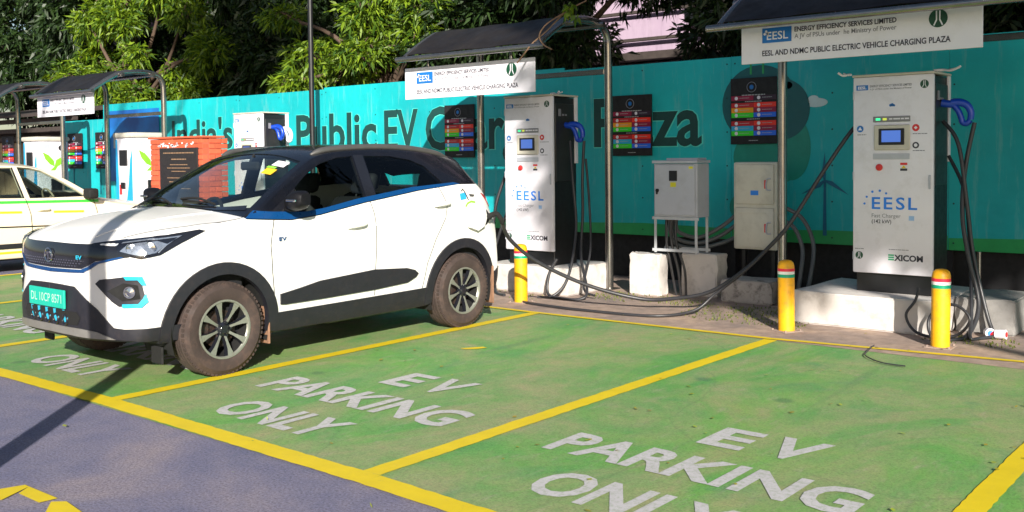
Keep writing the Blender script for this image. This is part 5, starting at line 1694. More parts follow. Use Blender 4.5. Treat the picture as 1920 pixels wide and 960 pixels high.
# ------------------------------------------------------------------ the white electric car
def build_suv():
    root = thing('electric_car', 'white compact electric SUV with black roof, plugged in by its rear wheel', 'car', (-6.91, 4.08, 0))
    guide, bvh = guide_mesh(SUV)
    belt = [(0.235, 1.095), (0.39, 1.083), (0.62, 1.068), (0.9, 1.093), (1.36, 1.168), (1.975, 1.246), (2.47, 1.288), (2.75, 1.285), (2.95, 1.262), (3.06, 1.17)]
    zone = belt + [(3.4, 1.17), (3.4, 2.0), (0.0, 2.0), (0.10, 1.22), (0.17, 1.15)]
    fwin = [(0.53, 1.150), (0.66, 1.265), (0.85, 1.40), (1.02, 1.49), (1.2, 1.535), (1.375, 1.548), (1.375, 1.205), (1.1, 1.155), (0.8, 1.128)]
    rwin = [(1.50, 1.548), (1.80, 1.545), (2.02, 1.512), (2.17, 1.455), (2.29, 1.315), (2.25, 1.295), (1.5, 1.22)]
    wtop = [(-0.745, 0.335), (-0.50, 0.25), (-0.25, 0.20), (0, 0.185), (0.25, 0.20), (0.50, 0.25), (0.745, 0.335), (0.625, 0.90), (0.3, 0.935), (0, 0.945), (-0.3, 0.935), (-0.625, 0.90)]
    rear = [(-0.50, 1.19), (0.50, 1.19), (0.46, 1.47), (-0.46, 1.47)]
    lo, hi = split_body(guide, zone, [(0, 0.34), (2.498, 0.34)],
                        [('x', fwin, -1.3, 1.3), ('x', rwin, -1.3, 1.3), ('z', wtop, 1.08, 2.2), ('y', rear, 2.5, 3.6)], 0.392)
    finish(lo, 'body', [VM['white'], VM['seat'], VM['plastic']], root)
    for p_ in lo.data.polygons:                    # unpainted plastic along the foot of the body
        if p_.center.z < (0.375 if p_.center.y < -0.3 else 0.35):
            p_.material_index = 2
    finish(hi, 'roof', [VM['roof_dark'], VM['seat']], root)
    # panes
    patch('side_window', side(fwin), (1, 0, 0), bvh, VM['glass_dark'], root, off=-0.008, both=True)
    patch('side_window', side(rwin), (1, 0, 0), bvh, VM['glass_dark'], root, off=-0.008, both=True)
    patch('windscreen', [(x, t, 1.4) for x, t in wtop], (0, 0, 1), bvh, VM['glass'], root, off=-0.006, step=0.05)
    patch('rear_window', [(x, 3.0, z) for x, z in rear], (0, 1, 0), bvh, VM['glass_dark'], root, off=-0.006, step=0.06)
    # dark frames between and around the windows
    patch('door_pillar', side([(1.385, 1.555), (1.49, 1.555), (1.49, 1.21), (1.385, 1.20)]), (1, 0, 0), bvh, VM['gloss_black'], root, off=0.003, both=True)
    patch('mirror_corner', side([(0.40, 1.105), (0.53, 1.10), (0.70, 1.115), (0.72, 1.31), (0.55, 1.20)]), (1, 0, 0), bvh, VM['gloss_black'], root, off=0.004, both=True)
    # blue belt line
    bl = [(0.225, 1.10), (0.39, 1.090), (0.62, 1.075), (0.9, 1.100), (1.36, 1.175), (1.975, 1.252), (2.50, 1.292),
          (2.42, 1.306), (1.9, 1.278), (1.3, 1.205), (0.95, 1.145), (0.75, 1.125), (0.45, 1.14), (0.32, 1.152)]
    patch('belt_trim', side(bl), (1, 0, 0), bvh, VM['blue'], root, off=0.005, depth=0.006, both=True, step=0.02)
    # arches, sills, door cladding
    for cx in (0.0, 2.498):
        a0 = -10 if cx == 0 else -14
        ring = arc(cx, 0.34, 0.468, a0, 190, 26) + arc(cx, 0.34, 0.384, 190, a0, 26)
        patch('wheel_arch_trim', side(ring), (1, 0, 0), bvh, VM['plastic'], root, off=0.016, depth=0.05, step=0.03, both=True)
        well_liner(root, cx, 0.34, 0.40, 0.50, 0.86, VM['under'])
    patch('sill', side([(0.44, 0.395), (1.2, 0.402), (2.05, 0.412), (2.05, 0.25), (0.44, 0.24)]), (1, 0, 0), bvh, VM['plastic'], root, off=0.012, depth=0.03, both=True)
    clad = [(0.485, 0.53), (0.49, 0.452), (0.53, 0.448), (0.866, 0.450), (1.425, 0.460), (1.80, 0.480), (1.90, 0.520), (1.925, 0.548), (1.88, 0.58), (1.79, 0.604), (1.425, 0.626), (0.86, 0.592), (0.657, 0.556)]
    patch('door_cladding', side(clad), (1, 0, 0), bvh, VM['plastic'], root, off=0.014, depth=0.02, both=True)
    # shut lines
    bm_seams = [[(0.462, 1.085), (0.43, 0.99), (0.407, 0.897), (0.415, 0.7), (0.437, 0.5), (0.437, 0.40)],
                [(1.415, 1.175), (1.440, 1.08), (1.449, 0.994), (1.445, 0.8), (1.437, 0.646), (1.437, 0.41)],
                [(2.22, 1.27), (2.30, 1.12), (2.27, 1.0), (2.14, 0.82), (2.04, 0.62), (1.99, 0.41)]]
    for s_ in bm_seams:
        patch('door_gap', side(line_patch(s_, 0.007)), (1, 0, 0), bvh, VM['under'], root, off=0.0015, both=True)
    patch('door_crease', side(line_patch([(0.50, 0.905), (1.1, 0.95), (1.7, 1.01), (2.2, 1.06)], 0.008)), (1, 0, 0), bvh, VM['white'], root, off=0.006, both=True)
    patch('bonnet_gap', [(x, t, 1.3) for x, t in line_patch([(0.62, -0.60), (0.80, -0.22), (0.828, 0.0), (0.822, 0.23), (0.79, 0.32)], 0.007)], (0, 0, 1), bvh, VM['under'], root, off=0.0015, both=True)
    patch('bonnet_crease', [(x, t, 1.3) for x, t in line_patch([(0.40, -0.67), (0.477, -0.344), (0.50, 0.0), (0.52, 0.16)], 0.016)], (0, 0, 1), bvh, VM['white'], root, off=0.006, both=True, depth=0.006)
    for (t, z) in ((1.24, 0.995), (2.225, 1.123)):
        for s in (1, -1):
            bm = bmesh.new()
            tube(bm, [(0.896 * s, t - 0.10, z - 0.012), (0.918 * s, t - 0.07, z - 0.006), (0.924 * s, t, z), (0.918 * s, t + 0.07, z + 0.006), (0.892 * s, t + 0.10, z + 0.012)],
                 lambda k: 0.010 + 0.006 * math.sin(PI * k), 10, 5)
            obj('door_handle', bm, VM['white'], root, smooth=50)
    patch('cowl', [(x, t, 1.3) for x, t in [(-0.74, 0.30), (-0.50, 0.20), (0, 0.12), (0.50, 0.20), (0.74, 0.30), (0.70, 0.345), (0.5, 0.265), (0, 0.195), (-0.5, 0.265), (-0.70, 0.345)]], (0, 0, 1), bvh, VM['gloss_black'], root, off=0.004)
    # front
    gr = [(-0.66, 0.999), (-0.45, 0.968), (-0.25, 0.966), (0, 0.968), (0.25, 0.966), (0.45, 0.968), (0.66, 0.999), (0.745, 0.886), (0.52, 0.857), (0.46, 0.825), (0.39, 0.802), (0, 0.795), (-0.39, 0.802), (-0.46, 0.825), (-0.52, 0.857), (-0.745, 0.886)]
    g = patch('grille', [(x, -0.7, z) for x, z in gr], (0, -1, 0), bvh, VM['gloss_black'], root, off=0.006, depth=0.01)
    bm = bmesh.new()
    random.seed(3)
    for r_ in range(3):
        for k in range(26):
            x = -0.40 + k * 0.032 + (r_ % 2) * 0.016
            z = 0.818 + r_ * 0.018
            if abs(x) > 0.36 + r_ * 0.04:
                continue
            h = bvh.ray_cast(Vector((x, -2, z)), Vector((0, 1, 0)))
            p = h[0]
            box(bm, x - 0.011, x + 0.011, p.y - 0.012, p.y - 0.004, z - 0.003, z + 0.003)
    obj('mesh_tooth', bm, VM['chrome'], g)['kind'] = 'stuff'
    tr = [(-0.70, 0.890), (-0.52, 0.852), (-0.46, 0.820), (-0.39, 0.797), (0, 0.790), (0.39, 0.797), (0.46, 0.820), (0.52, 0.852), (0.70, 0.890), (0.72, 0.884), (0.54, 0.840), (0.48, 0.806), (0.41, 0.776), (0, 0.764), (-0.41, 0.776), (-0.48, 0.806), (-0.54, 0.840), (-0.72, 0.884)]
    patch('grille_trim', [(x, -0.7, z) for x, z in tr], (0, -1, 0), bvh, VM['blue'], root, off=0.010, depth=0.012, step=0.02)
    # emblem: ring with a T inside
    bm = bmesh.new()
    ring = [(0.052 * math.cos(a), -0.808, 0.878 + 0.047 * math.sin(a)) for a in [2 * PI * k / 24 for k in range(24)]]
    tube(bm, ring, 0.0055, 8, 1, closed=True)
    box(bm, -0.030, 0.030, -0.812, -0.802, 0.892, 0.902, 0.002)
    prism(bm, [(-0.010, 0.895), (0.010, 0.895), (0.004, 0.836), (-0.004, 0.836)], 'y', -0.812, -0.802)
    tube(bm, [(-0.036, -0.806, 0.874), (-0.022, -0.808, 0.893), (0, -0.808, 0.898), (0.022, -0.808, 0.893), (0.036, -0.806, 0.874)], 0.004, 8, 3)
    obj('badge', bm, VM['chrome'], g, smooth=40)
    lettering('lettering', [('EV', 0, 0, 0.026, 0.062, 'L')], VM['cyan'], g, (0.35, -0.790, 0.866), rz=0.14, offset=0.03)
    lettering('lettering', [('EV', 0, 0, 0.030, 0.07, 'L')], VM['blue'], root, (0.8995, 0.475, 0.925), rz=PI / 2, offset=0.03)
    # head lamps: dark housing, reflector facets, clear cover
    lamp = [(0.60, -0.61, 0.990), (0.752, -0.48, 1.008), (0.80, -0.30, 1.030), (0.837, -0.154, 1.045), (0.852, -0.115, 1.034), (0.847, -0.30, 0.962), (0.84, -0.457, 0.891), (0.793, -0.559, 0.873), (0.738, -0.604, 0.888), (0.69, -0.625, 0.896)]
    glassy = [(0.60, -0.63, 0.982), (0.772, -0.466, 1.003), (0.829, -0.270, 1.016), (0.835, -0.42, 0.950), (0.838, -0.498, 0.900), (0.793, -0.559, 0.884), (0.735, -0.604, 0.900), (0.66, -0.63, 0.915)]
    n_l = (0.75, -0.66, 0)
    def lamp_parts(o, s):
        bm = bmesh.new()
        nn = Vector((0.75 * s, -0.66, 0)).normalized()
        tt = Vector((0.66 * s, 0.75, 0))
        random.seed(11)
        for (x, t, z, r) in ((0.735, -0.595, 0.942, 0.036), (0.80, -0.50, 0.946, 0.040)):
            h = bvh.ray_cast(Vector((x * s, t, z)) + nn, -nn)
            p = h[0]
            lathe_pts = [(r, 0.010), (r * 0.85, 0.003), (r * 0.5, 0.006), (0.0, 0.011)]
            rings = []
            for rr, hh in lathe_pts:
                rings.append([bm.verts.new(p + nn * hh + (tt * math.cos(2 * PI * k / 14) + Vector((0, 0, 1)) * math.sin(2 * PI * k / 14)) * rr) for k in range(14)])
            for A, B in zip(rings, rings[1:]):
                for k in range(14):
                    bm.faces.new((A[k], A[(k + 1) % 14], B[(k + 1) % 14], B[k]))
        bmesh.ops.recalc_face_normals(bm, faces=bm.faces)
        obj('reflector', bm, VM['chrome'], o)
        inner = [(x * s, t, z) for x, t, z in [(0.66, -0.63, 0.925), (0.70, -0.60, 0.965), (0.80, -0.45, 0.985), (0.833, -0.40, 0.962), (0.838, -0.49, 0.908), (0.793, -0.559, 0.893), (0.735, -0.604, 0.908)]]
        patch('reflector', inner, tuple(nn), bvh, VM['lens_white'], o, off=0.009, step=0.018, smooth=8)
        patch('lamp_cover', [(x * s, t, z) for x, t, z in glassy], tuple(nn), bvh, VM['lamp_glass'], o, off=0.018, depth=0.008)
        drl = [(x * s, t, z) for x, t, z in [(0.66, -0.61, 0.975), (0.77, -0.47, 0.998), (0.83, -0.285, 1.011), (0.838, -0.42, 0.955), (0.842, -0.48, 0.91), (0.838, -0.47, 0.905), (0.834, -0.41, 0.95), (0.822, -0.31, 1.001), (0.765, -0.475, 0.988), (0.66, -0.62, 0.967)]]
        patch('light_strip', drl, tuple(nn), bvh, VM['lens_white'], o, off=0.0125, step=0.012)
    patch('headlight', lamp, n_l, bvh, VM['gloss_black'], root, off=0.007, depth=0.012, both=True, sub=lamp_parts, step=0.025)
    # lower bumper
    half = [(0, -0.79, 0.684), (0.16, -0.79, 0.682), (0.312, -0.777, 0.676), (0.395, -0.765, 0.625), (0.534, -0.728, 0.534), (0.643, -0.671, 0.416), (0.70, -0.62, 0.408), (0.852, -0.377, 0.413), (0.868, -0.34, 0.414), (0.868, -0.35, 0.300), (0.80, -0.45, 0.320), (0.70, -0.60, 0.335), (0.5, -0.72, 0.345), (0, -0.79, 0.350)]
    patch('bumper_cladding', half, (0.45, -0.9, 0), bvh, VM['plastic'], root, off=0.010, depth=0.02, both=True)
    sk = [(-0.66, 0.340), (-0.54, 0.386), (-0.40, 0.398), (0, 0.404), (0.40, 0.398), (0.54, 0.386), (0.66, 0.340), (0.48, 0.342), (0.30, 0.348), (0, 0.352), (-0.30, 0.348), (-0.48, 0.342)]
    patch('skid_plate', [(x, -0.8, z) for x, z in sk], (0, -1, 0), bvh, VM['skid'], root, off=0.018, depth=0.012)
    bm = bmesh.new()
    box(bm, -0.265, 0.245, -0.828, -0.812, 0.52, 0.648, 0.004)
    pl = obj('number_plate', bm, VM['plate'], root)
    lettering('lettering', [('DL 10CP 8571', 0.0, 0.0, 0.062, 0.44, 'C')], VM['plate_text'], pl, (-0.01, -0.8295, 0.556), offset=0.0)
    it = [(-0.36, 0.508), (0.36, 0.508), (0.395, 0.47), (0.36, 0.418), (0, 0.414), (-0.36, 0.418), (-0.395, 0.47)]
    ik = patch('air_intake', [(x, -0.8, z) for x, z in it], (0, -1, 0), bvh, VM['under'], root, off=0.013)
    for k in range(5):                                  # cyan arrow blades inside the intake
        x = -0.24 + k * 0.115
        bm = bmesh.new()
        yb = -0.820 + 0.03 * (abs(x) / 0.35) ** 3
        prism(bm, [(x - 0.035, 0.512), (x - 0.006, 0.512), (x + 0.002, 0.474), (x + 0.040, 0.464), (x + 0.040, 0.440), (x + 0.000, 0.428), (x - 0.022, 0.452)], 'y', yb, yb + 0.012)
        obj('intake_blade', bm, VM['cyan'], ik)
        bm = bmesh.new()
        tube(bm, [(x + 0.018 + 0.034 * math.cos(a) - 0.018, yb + 0.002, 0.445 + 0.034 * math.sin(a)) for a in [2 * PI * q / 12 for q in range(12)]], 0.009, 6, 1, closed=True)
        obj('intake_ring', bm, VM['gloss_black'], ik, smooth=40)
    # fog lamp pockets
    fog = [(0.508, -0.728, 0.706), (0.541, -0.714, 0.734), (0.714, -0.619, 0.758), (0.785, -0.56, 0.750), (0.80, -0.545, 0.655), (0.815, -0.535, 0.601), (0.795, -0.56, 0.563), (0.676, -0.654, 0.559), (0.631, -0.678, 0.590)]
    n_f = (0.6, -0.8, 0)
    def fog_parts(o, s):
        nn = Vector((0.6 * s, -0.8, 0)).normalized()
        mp = lambda L: [(x * s, t, z) for x, t, z in L]
        patch('fog_recess', mp([(0.60, -0.69, 0.66), (0.70, -0.63, 0.715), (0.775, -0.57, 0.70), (0.79, -0.56, 0.61), (0.70, -0.64, 0.595)]), tuple(nn), bvh, VM['under'], o, off=0.013)
        patch('fog_trim', mp([(0.70, -0.63, 0.760), (0.795, -0.55, 0.758), (0.812, -0.53, 0.70), (0.795, -0.55, 0.70), (0.775, -0.57, 0.735), (0.715, -0.62, 0.735)]), tuple(nn), bvh, VM['cyan'], o, off=0.016, depth=0.01, step=0.015)
        patch('fog_trim', mp([(0.812, -0.535, 0.645), (0.828, -0.53, 0.59), (0.80, -0.56, 0.553), (0.70, -0.64, 0.551), (0.70, -0.64, 0.575), (0.78, -0.57, 0.577), (0.80, -0.55, 0.61)]), tuple(nn), bvh, VM['cyan'], o, off=0.016, depth=0.01, step=0.015)
        h = bvh.ray_cast(Vector((0.735 * s, -0.6, 0.655)) + nn, -nn)
        p = h[0] + nn * 0.014
        tt = Vector((-nn.y, nn.x, 0))
        bm = bmesh.new()
        rings = []
        for rr, hh in [(0.040, 0.0), (0.040, 0.012), (0.033, 0.012), (0.030, 0.004), (0.0, 0.010)]:
            rings.append([bm.verts.new(p + nn * hh + (tt * math.cos(2 * PI * k / 18) + Vector((0, 0, 1)) * math.sin(2 * PI * k / 18)) * rr) for k in range(18)])
        for A, B in zip(rings, rings[1:]):
            for k in range(18):
                bm.faces.new((A[k], A[(k + 1) % 18], B[(k + 1) % 18], B[k]))
        bmesh.ops.recalc_face_normals(bm, faces=bm.faces)
        obj('fog_lamp', bm, VM['chrome'], o, smooth=30)
    patch('fog_lamp_pocket', fog, n_f, bvh, VM['plastic'], root, off=0.009, depth=0.012, both=True, sub=fog_parts, step=0.025)
    # roof rails, aerial, spoiler
    for s in (1, -1):
        bm = bmesh.new()
        L = [(0.60, 1.02, 1.585), (0.617, 1.14, 1.632), (0.618, 1.4, 1.660), (0.612, 1.75, 1.668), (0.606, 2.1, 1.655), (0.60, 2.42, 1.610), (0.585, 2.62, 1.560)]
        Lp = []
        for x, t, z in L:
            h = bvh.ray_cast(Vector((x * s, t, 3)), Vector((0, 0, -1)))
            e = 0.0 if t in (1.02, 2.62) else 0.016
            Lp.append((x * s, t, h[0].z + e))
        tube(bm, Lp, lambda k: 0.010 + 0.016 * min(1, 8 * k, 8 * (1 - k)), 10, 6)
        obj('roof_rail', bm, VM['rail'], root, smooth=50)
    patch('roof_spoiler', [(x, t, 1.7) for x, t in [(-0.58, 2.60), (0.58, 2.60), (0.60, 2.78), (0.4, 2.86), (-0.4, 2.86), (-0.60, 2.78)]], (0, 0, 1), bvh, VM['gloss_black'], root, off=0.022, depth=0.02)
    bm = bmesh.new()
    prism(bm, [(2.42, 1.60), (2.56, 1.575), (2.53, 1.66), (2.50, 1.665)], 'x', -0.012, 0.012)
    obj('aerial', bm, VM['gloss_black'], root)
    # tail lamp and rear bumper
    patch('tail_light', [(0.80, 3.08, 1.10), (0.86, 2.93, 1.15), (0.87, 2.80, 1.20), (0.86, 2.95, 1.08), (0.82, 3.10, 1.02), (0.70, 3.14, 1.02), (0.70, 3.10, 1.09)], (0.7, 0.7, 0), bvh, simple('tail_red', (0.35, 0.01, 0.01), 0.15, coat=1), root, off=0.010, depth=0.01, both=True)
    patch('rear_bumper_cladding', [(0, 3.2, 0.52), (0.6, 3.15, 0.52), (0.80, 3.03, 0.50), (0.87, 2.93, 0.42), (0.87, 2.93, 0.30), (0.6, 3.15, 0.28), (0, 3.2, 0.28)], (0.5, 0.86, 0), bvh, VM['plastic'], root, off=0.012, depth=0.01, both=True)
    # wing mirrors
    for s in (1, -1):
        bm = bmesh.new()
        V = [(0.84, 0.56, 1.150), (0.84, 0.70, 1.150)]
        prof = [(0.86, 0.035, 0.030), (0.90, 0.055, 0.055), (0.97, 0.070, 0.075), (1.04, 0.066, 0.068), (1.075, 0.045, 0.045)]
        rings = []
        for (x, ry, rz) in prof:
            cz = 1.205 + (x - 0.86) * 0.12
            rings.append([bm.verts.new((x * s, 0.60 + ry * math.cos(a) * (1.25 if math.cos(a) < 0 else 0.75), cz + rz * math.copysign(abs(math.sin(a)) ** 0.5, math.sin(a)))) for a in [2 * PI * k / 20 for k in range(20)]])
        for A, B in zip(rings, rings[1:]):
            for k in range(20):
                bm.faces.new((A[k], A[(k + 1) % 20], B[(k + 1) % 20], B[k]))
        bm.faces.new(rings[0]); bm.faces.new(rings[-1])
        box(bm, min(0.80 * s, 0.90 * s), max(0.80 * s, 0.90 * s), 0.57, 0.66, 1.135, 1.175, 0.01)
        bmesh.ops.recalc_face_normals(bm, faces=bm.faces)
        mo = obj('wing_mirror', bm, VM['satin'], root, smooth=50)
        bm = bmesh.new()
        box(bm, min(0.95 * s, 1.06 * s), max(0.95 * s, 1.06 * s), 0.500, 0.512, 1.215, 1.232, 0.003)
        obj('indicator', bm, VM['chrome'], mo)
    # charge port with its open white flap
    bm = bmesh.new()
    lathe(bm, [(0.0, 0), (0.075, 0), (0.08, 0.006), (0.06, 0.012), (0.0, 0.010)], 24, 'x', origin=(0.862, 2.80, 0.975))
    obj('charge_port', bm, VM['under'], root, smooth=40)
    patch('charge_flap', side([(2.52, 0.99), (2.56, 1.05), (2.66, 1.075), (2.77, 1.06), (2.79, 0.98), (2.75, 0.90), (2.66, 0.865), (2.55, 0.90)]), (1, 0, 0), bvh, VM['white'], root, off=0.045, depth=0.03)
    bm = bmesh.new()
    cyl(bm, (0.87, 2.80, 0.985), (0.93, 2.83, 0.985), 0.035, 0.03, 16)
    tube(bm, [(0.92, 2.82, 0.985), (0.965, 2.86, 1.01), (0.985, 2.90, 0.97), (0.985, 2.93, 0.92)], lambda k: 0.026 - 0.006 * k, 10, 5)
    obj('plugged_connector', bm, VM['under'], root, smooth=50)
    # stickers
    patch('sticker', side([(2.475, 1.205), (2.555, 1.215), (2.56, 1.155), (2.48, 1.145)]), (1, 0, 0), bvh, simple('sky_sticker', (0.03, 0.35, 0.75), 0.4), root, off=0.003)
    patch('sticker', side(line_patch([(2.54, 1.085), (2.57, 1.115), (2.62, 1.13), (2.68, 1.12)], 0.018)), (1, 0, 0), bvh, VM['lime'], root, off=0.003, step=0.01)
    patch('sticker', side(line_patch([(2.50, 1.225), (2.52, 1.245), (2.54, 1.225), (2.585, 1.145)], 0.012)), (1, 0, 0), bvh, VM['under'], root, off=0.004, step=0.01)
    patch('sticker', side([(2.60, 1.20), (2.68, 1.19), (2.66, 1.17), (2.61, 1.175)]), (1, 0, 0), bvh, VM['rail'], root, off=0.003)
    for (pts, mt) in (([(0.40, 0.86), (0.55, 0.86), (0.555, 0.79), (0.40, 0.79)], 'paper'), ([(0.38, 0.78), (0.49, 0.78), (0.49, 0.755), (0.38, 0.755)], 'lime'), ([(0.40, 0.75), (0.53, 0.75), (0.535, 0.68), (0.41, 0.68)], 'yellow_st')):
        patch('windscreen_sticker', [(x, t, 1.5) for x, t in pts], (0, 0, 1), bvh, VM[mt], root, off=0.001, step=0.05)
    # wipers
    for (a, b) in (((0.42, 0.255, 1.195), (-0.08, 0.285, 1.215)), ((-0.10, 0.21, 1.19), (-0.60, 0.33, 1.205))):
        bm = bmesh.new()
        A, B = Vector(a), Vector(b)
        tube(bm, [A, A.lerp(B, 0.5) + Vector((0, 0, 0.03)), B + Vector((0, 0, 0.01))], 0.009, 6, 5)
        tube(bm, [A.lerp(B, 0.25) + Vector((0, 0.012, 0.004)), B + Vector((0.0, 0.012, 0.0))], 0.007, 6, 4)
        obj('wiper', bm, VM['under'], root, smooth=40)
    # cabin
    bm = bmesh.new()
    box(bm, -0.80, 0.80, -0.45, 2.95, 0.27, 0.33, 0.02)
    box(bm, -0.78, 0.78, 0.2, 0.62, 0.62, 0.98, 0.08, 0, 2)
    box(bm, -0.72, 0.72, 0.24, 0.55, 0.96, 1.09, 0.05, 0, 2)
    box(bm, -0.80, 0.80, 2.35, 2.95, 0.33, 1.02, 0.04)
    box(bm, -0.80, 0.80, -0.35, 0.25, 0.33, 0.95, 0.04)
    obj('dashboard', bm, VM['seat'], root, smooth=40)
    for s in (1, -1):
        bm = bmesh.new()
        box(bm, min(0.79 * s, 0.84 * s), max(0.79 * s, 0.84 * s), 0.4, 2.3, 0.35, 1.08, 0.015)
        obj('door_lining', bm, VM['seat'], root)
        seat(root, 0.38 * s, 1.28, 0.50, 0.50, VM)
    seat(root, 0, 2.06, 0.50, 1.25, VM, bench=True)
    bm = bmesh.new()
    ring = [Vector((-0.38 + 0.175 * math.cos(a), 0.72 + 0.07 * math.sin(a), 1.04 + 0.165 * math.sin(a))) for a in [2 * PI * k / 24 for k in range(24)]]
    tube(bm, ring, 0.015, 8, 1, closed=True)
    tube(bm, [(-0.55, 0.72, 1.04), (-0.38, 0.70, 1.03), (-0.21, 0.72, 1.04)], 0.014, 8, 3)
    cyl(bm, (-0.38, 0.58, 1.0), (-0.38, 0.71, 1.035), 0.04, 0.05, 12)
    obj('steering_wheel', bm, VM['under'], root, smooth=50)
    bm = bmesh.new()
    box(bm, -0.12, 0.12, 0.86, 0.90, 1.44, 1.51, 0.015)
    cyl(bm, (0, 0.88, 1.51), (0, 0.92, 1.57), 0.008, n=8)
    obj('rear_view_mirror', bm, VM['under'], root)
    # mud flaps and wheels
    for s in (1, -1):
        for t in (0.385, 2.915):
            bm = bmesh.new()
            box(bm, min(0.68 * s, 0.875 * s), max(0.68 * s, 0.875 * s), t, t + 0.018, 0.17, 0.52, 0.006)
            obj('mud_flap', bm, VM['dust'], root)
        bm = bmesh.new()
        box(bm, min(0.70 * s, 0.84 * s), max(0.70 * s, 0.84 * s), -0.46, -0.44, 0.15, 0.27, 0.008)
        obj('air_deflector', bm, VM['under'], root)
    bm = bmesh.new()
    for t in (0.0, 2.498):
        cyl(bm, (-0.72, t, 0.335), (0.72, t, 0.335), 0.045, n=10)
    box(bm, -0.62, 0.62, 0.45, 2.1, 0.20, 0.27, 0.03)
    obj('underbody', bm, VM['under'], root)
    wh = make_wheel(VM)
    put_wheels(root, wh, [(0.795, 0.0, 0.335, False), (0.795, 2.498, 0.335, False), (-0.795, 0.0, 0.335, True), (-0.795, 2.498, 0.335, True)])
    bpy.data.meshes.remove(guide)
    return root

suv = build_suv()

# ------------------------------------------------------------------ cream taxi at the left
SEDAN = dict(SUV)
SEDAN.update(
    bottom=[(-0.8, 0.22), (0.3, 0.20), (2.2, 0.20), (3.2, 0.25)],
    belt=[(-0.8, 0.72), (-0.45, 0.80), (0, 0.88), (0.42, 0.975), (1.4, 1.01), (2.5, 1.03), (3.0, 0.98), (3.2, 0.90)],
    top=[(-0.8, 0.78), (-0.7, 0.84), (-0.4, 0.92), (0.0, 0.97), (0.30, 1.02), (0.45, 1.10), (0.80, 1.33), (1.10, 1.475), (1.35, 1.525), (1.7, 1.54), (2.2, 1.52), (2.6, 1.44), (2.85, 1.28), (3.0, 1.12), (3.2, 1.02)],
    half=[(-0.8, 0.80), (-0.5, 0.82), (-0.2, 0.835), (0.3, 0.84), (2.3, 0.84), (2.8, 0.83), (3.2, 0.80)],
    roofhalf=[(-0.8, 0.72), (0.1, 0.77), (0.42, 0.76), (1.05, 0.58), (1.4, 0.56), (2.4, 0.55), (2.9, 0.62), (3.2, 0.74)],
)
def build_taxi():
    root = thing('taxi', 'cream taxi with a green waist stripe and yellow dashes parked nose-in at the left', 'car', (-14.79, 7.80, 0), PI)
    guide, bvh = guide_mesh(SEDAN)
    zone = [(0.42, 0.985), (1.4, 1.02), (2.5, 1.04), (2.95, 1.0), (3.4, 1.0), (3.4, 2.0), (0.2, 2.0), (0.32, 1.08)]
    fwin = [(0.60, 1.03), (0.75, 1.14), (0.95, 1.28), (1.15, 1.395), (1.30, 1.435), (1.47, 1.45), (1.40, 1.03)]
    rwin = [(1.56, 1.45), (1.95, 1.445), (2.25, 1.39), (2.42, 1.25), (2.42, 1.06), (1.50, 1.035)]
    wtop = [(-0.66, 0.50), (-0.3, 0.44), (0, 0.42), (0.3, 0.44), (0.66, 0.50), (0.53, 1.02), (0.3, 1.05), (0, 1.06), (-0.3, 1.05), (-0.53, 1.02)]
    rear = [(-0.50, 1.17), (0.50, 1.17), (0.44, 1.40), (-0.44, 1.40)]
    lo, hi = split_body(guide, zone, [(0, 0.30), (2.45, 0.30)],
                        [('x', fwin, -1.3, 1.3), ('x', rwin, -1.3, 1.3), ('z', wtop, 1.06, 2.2), ('y', rear, 2.5, 3.6)], 0.34)
    finish(lo, 'body', [VM['cream'], VM['seat_light']], root)
    finish(hi, 'roof', [VM['cream'], VM['seat_light']], root)
    for w in (fwin, rwin):
        patch('side_window', side(w), (1, 0, 0), bvh, VM['glass_taxi'], root, off=-0.008, both=True)
        c_ = Vector((sum(p[0] for p in w) / len(w), sum(p[1] for p in w) / len(w)))
        ring = w + [w[0]] + [tuple(c_ + (Vector(p) - c_) * (1 + 0.03)) for p in [w[0]] + w[::-1]]
        patch('window_seal', side([tuple(c_ + (Vector(p) - c_) * 1.035) for p in w] + [tuple(c_ + (Vector(w[0]) - c_) * 1.034)] + [tuple(c_ + (Vector(p) - c_) * 0.985) for p in [w[0]] + w[::-1][:-1]]), (1, 0, 0), bvh, VM['under'], root, off=0.004, both=True)
    patch('windscreen', [(x, t, 1.4) for x, t in wtop], (0, 0, 1), bvh, VM['glass_taxi'], root, off=-0.006, step=0.06)
    patch('rear_window', [(x, 3.0, z) for x, z in rear], (0, 1, 0), bvh, VM['glass_taxi'], root, off=-0.006, step=0.06)
    def band(name, t0, t1, z0, z1, z2, z3, mat, off=0.004, depth=0.0):
        patch(name, side([(t0, z0), (t1, z2), (t1, z3), (t0, z1)], 0.84), (1, 0, 0), bvh, VM[mat], root, off=off, both=True, depth=depth)
    band('green_stripe', 0.42, 3.0, 0.935, 0.972, 0.985, 1.022, 'green_st')
    for a, b_ in ((0.66, 1.10), (1.54, 1.98), (2.15, 2.5)):
        band('yellow_dash', a, b_, 0.775 + a * 0.03, 0.805 + a * 0.03, 0.775 + b_ * 0.03, 0.805 + b_ * 0.03, 'yellow_st')
    band('rub_strip', 0.42, 2.0, 0.605, 0.622, 0.64, 0.657, 'under', 0.008, 0.006)
    band('rub_strip', 0.40, 2.02, 0.34, 0.405, 0.345, 0.415, 'plastic', 0.012, 0.01)
    band('yellow_sill', 0.40, 2.02, 0.275, 0.305, 0.275, 0.305, 'yellow_st')
    for s_ in ([(0.50, 0.97), (0.46, 0.8), (0.47, 0.5), (0.47, 0.3)], [(1.475, 1.02), (1.42, 0.8), (1.40, 0.5), (1.40, 0.3)], [(2.45, 1.03), (2.42, 0.85), (2.15, 0.65), (2.05, 0.32)]):
        patch('door_gap', side(line_patch(s_, 0.008)), (1, 0, 0), bvh, VM['under'], root, off=0.0055, both=True)
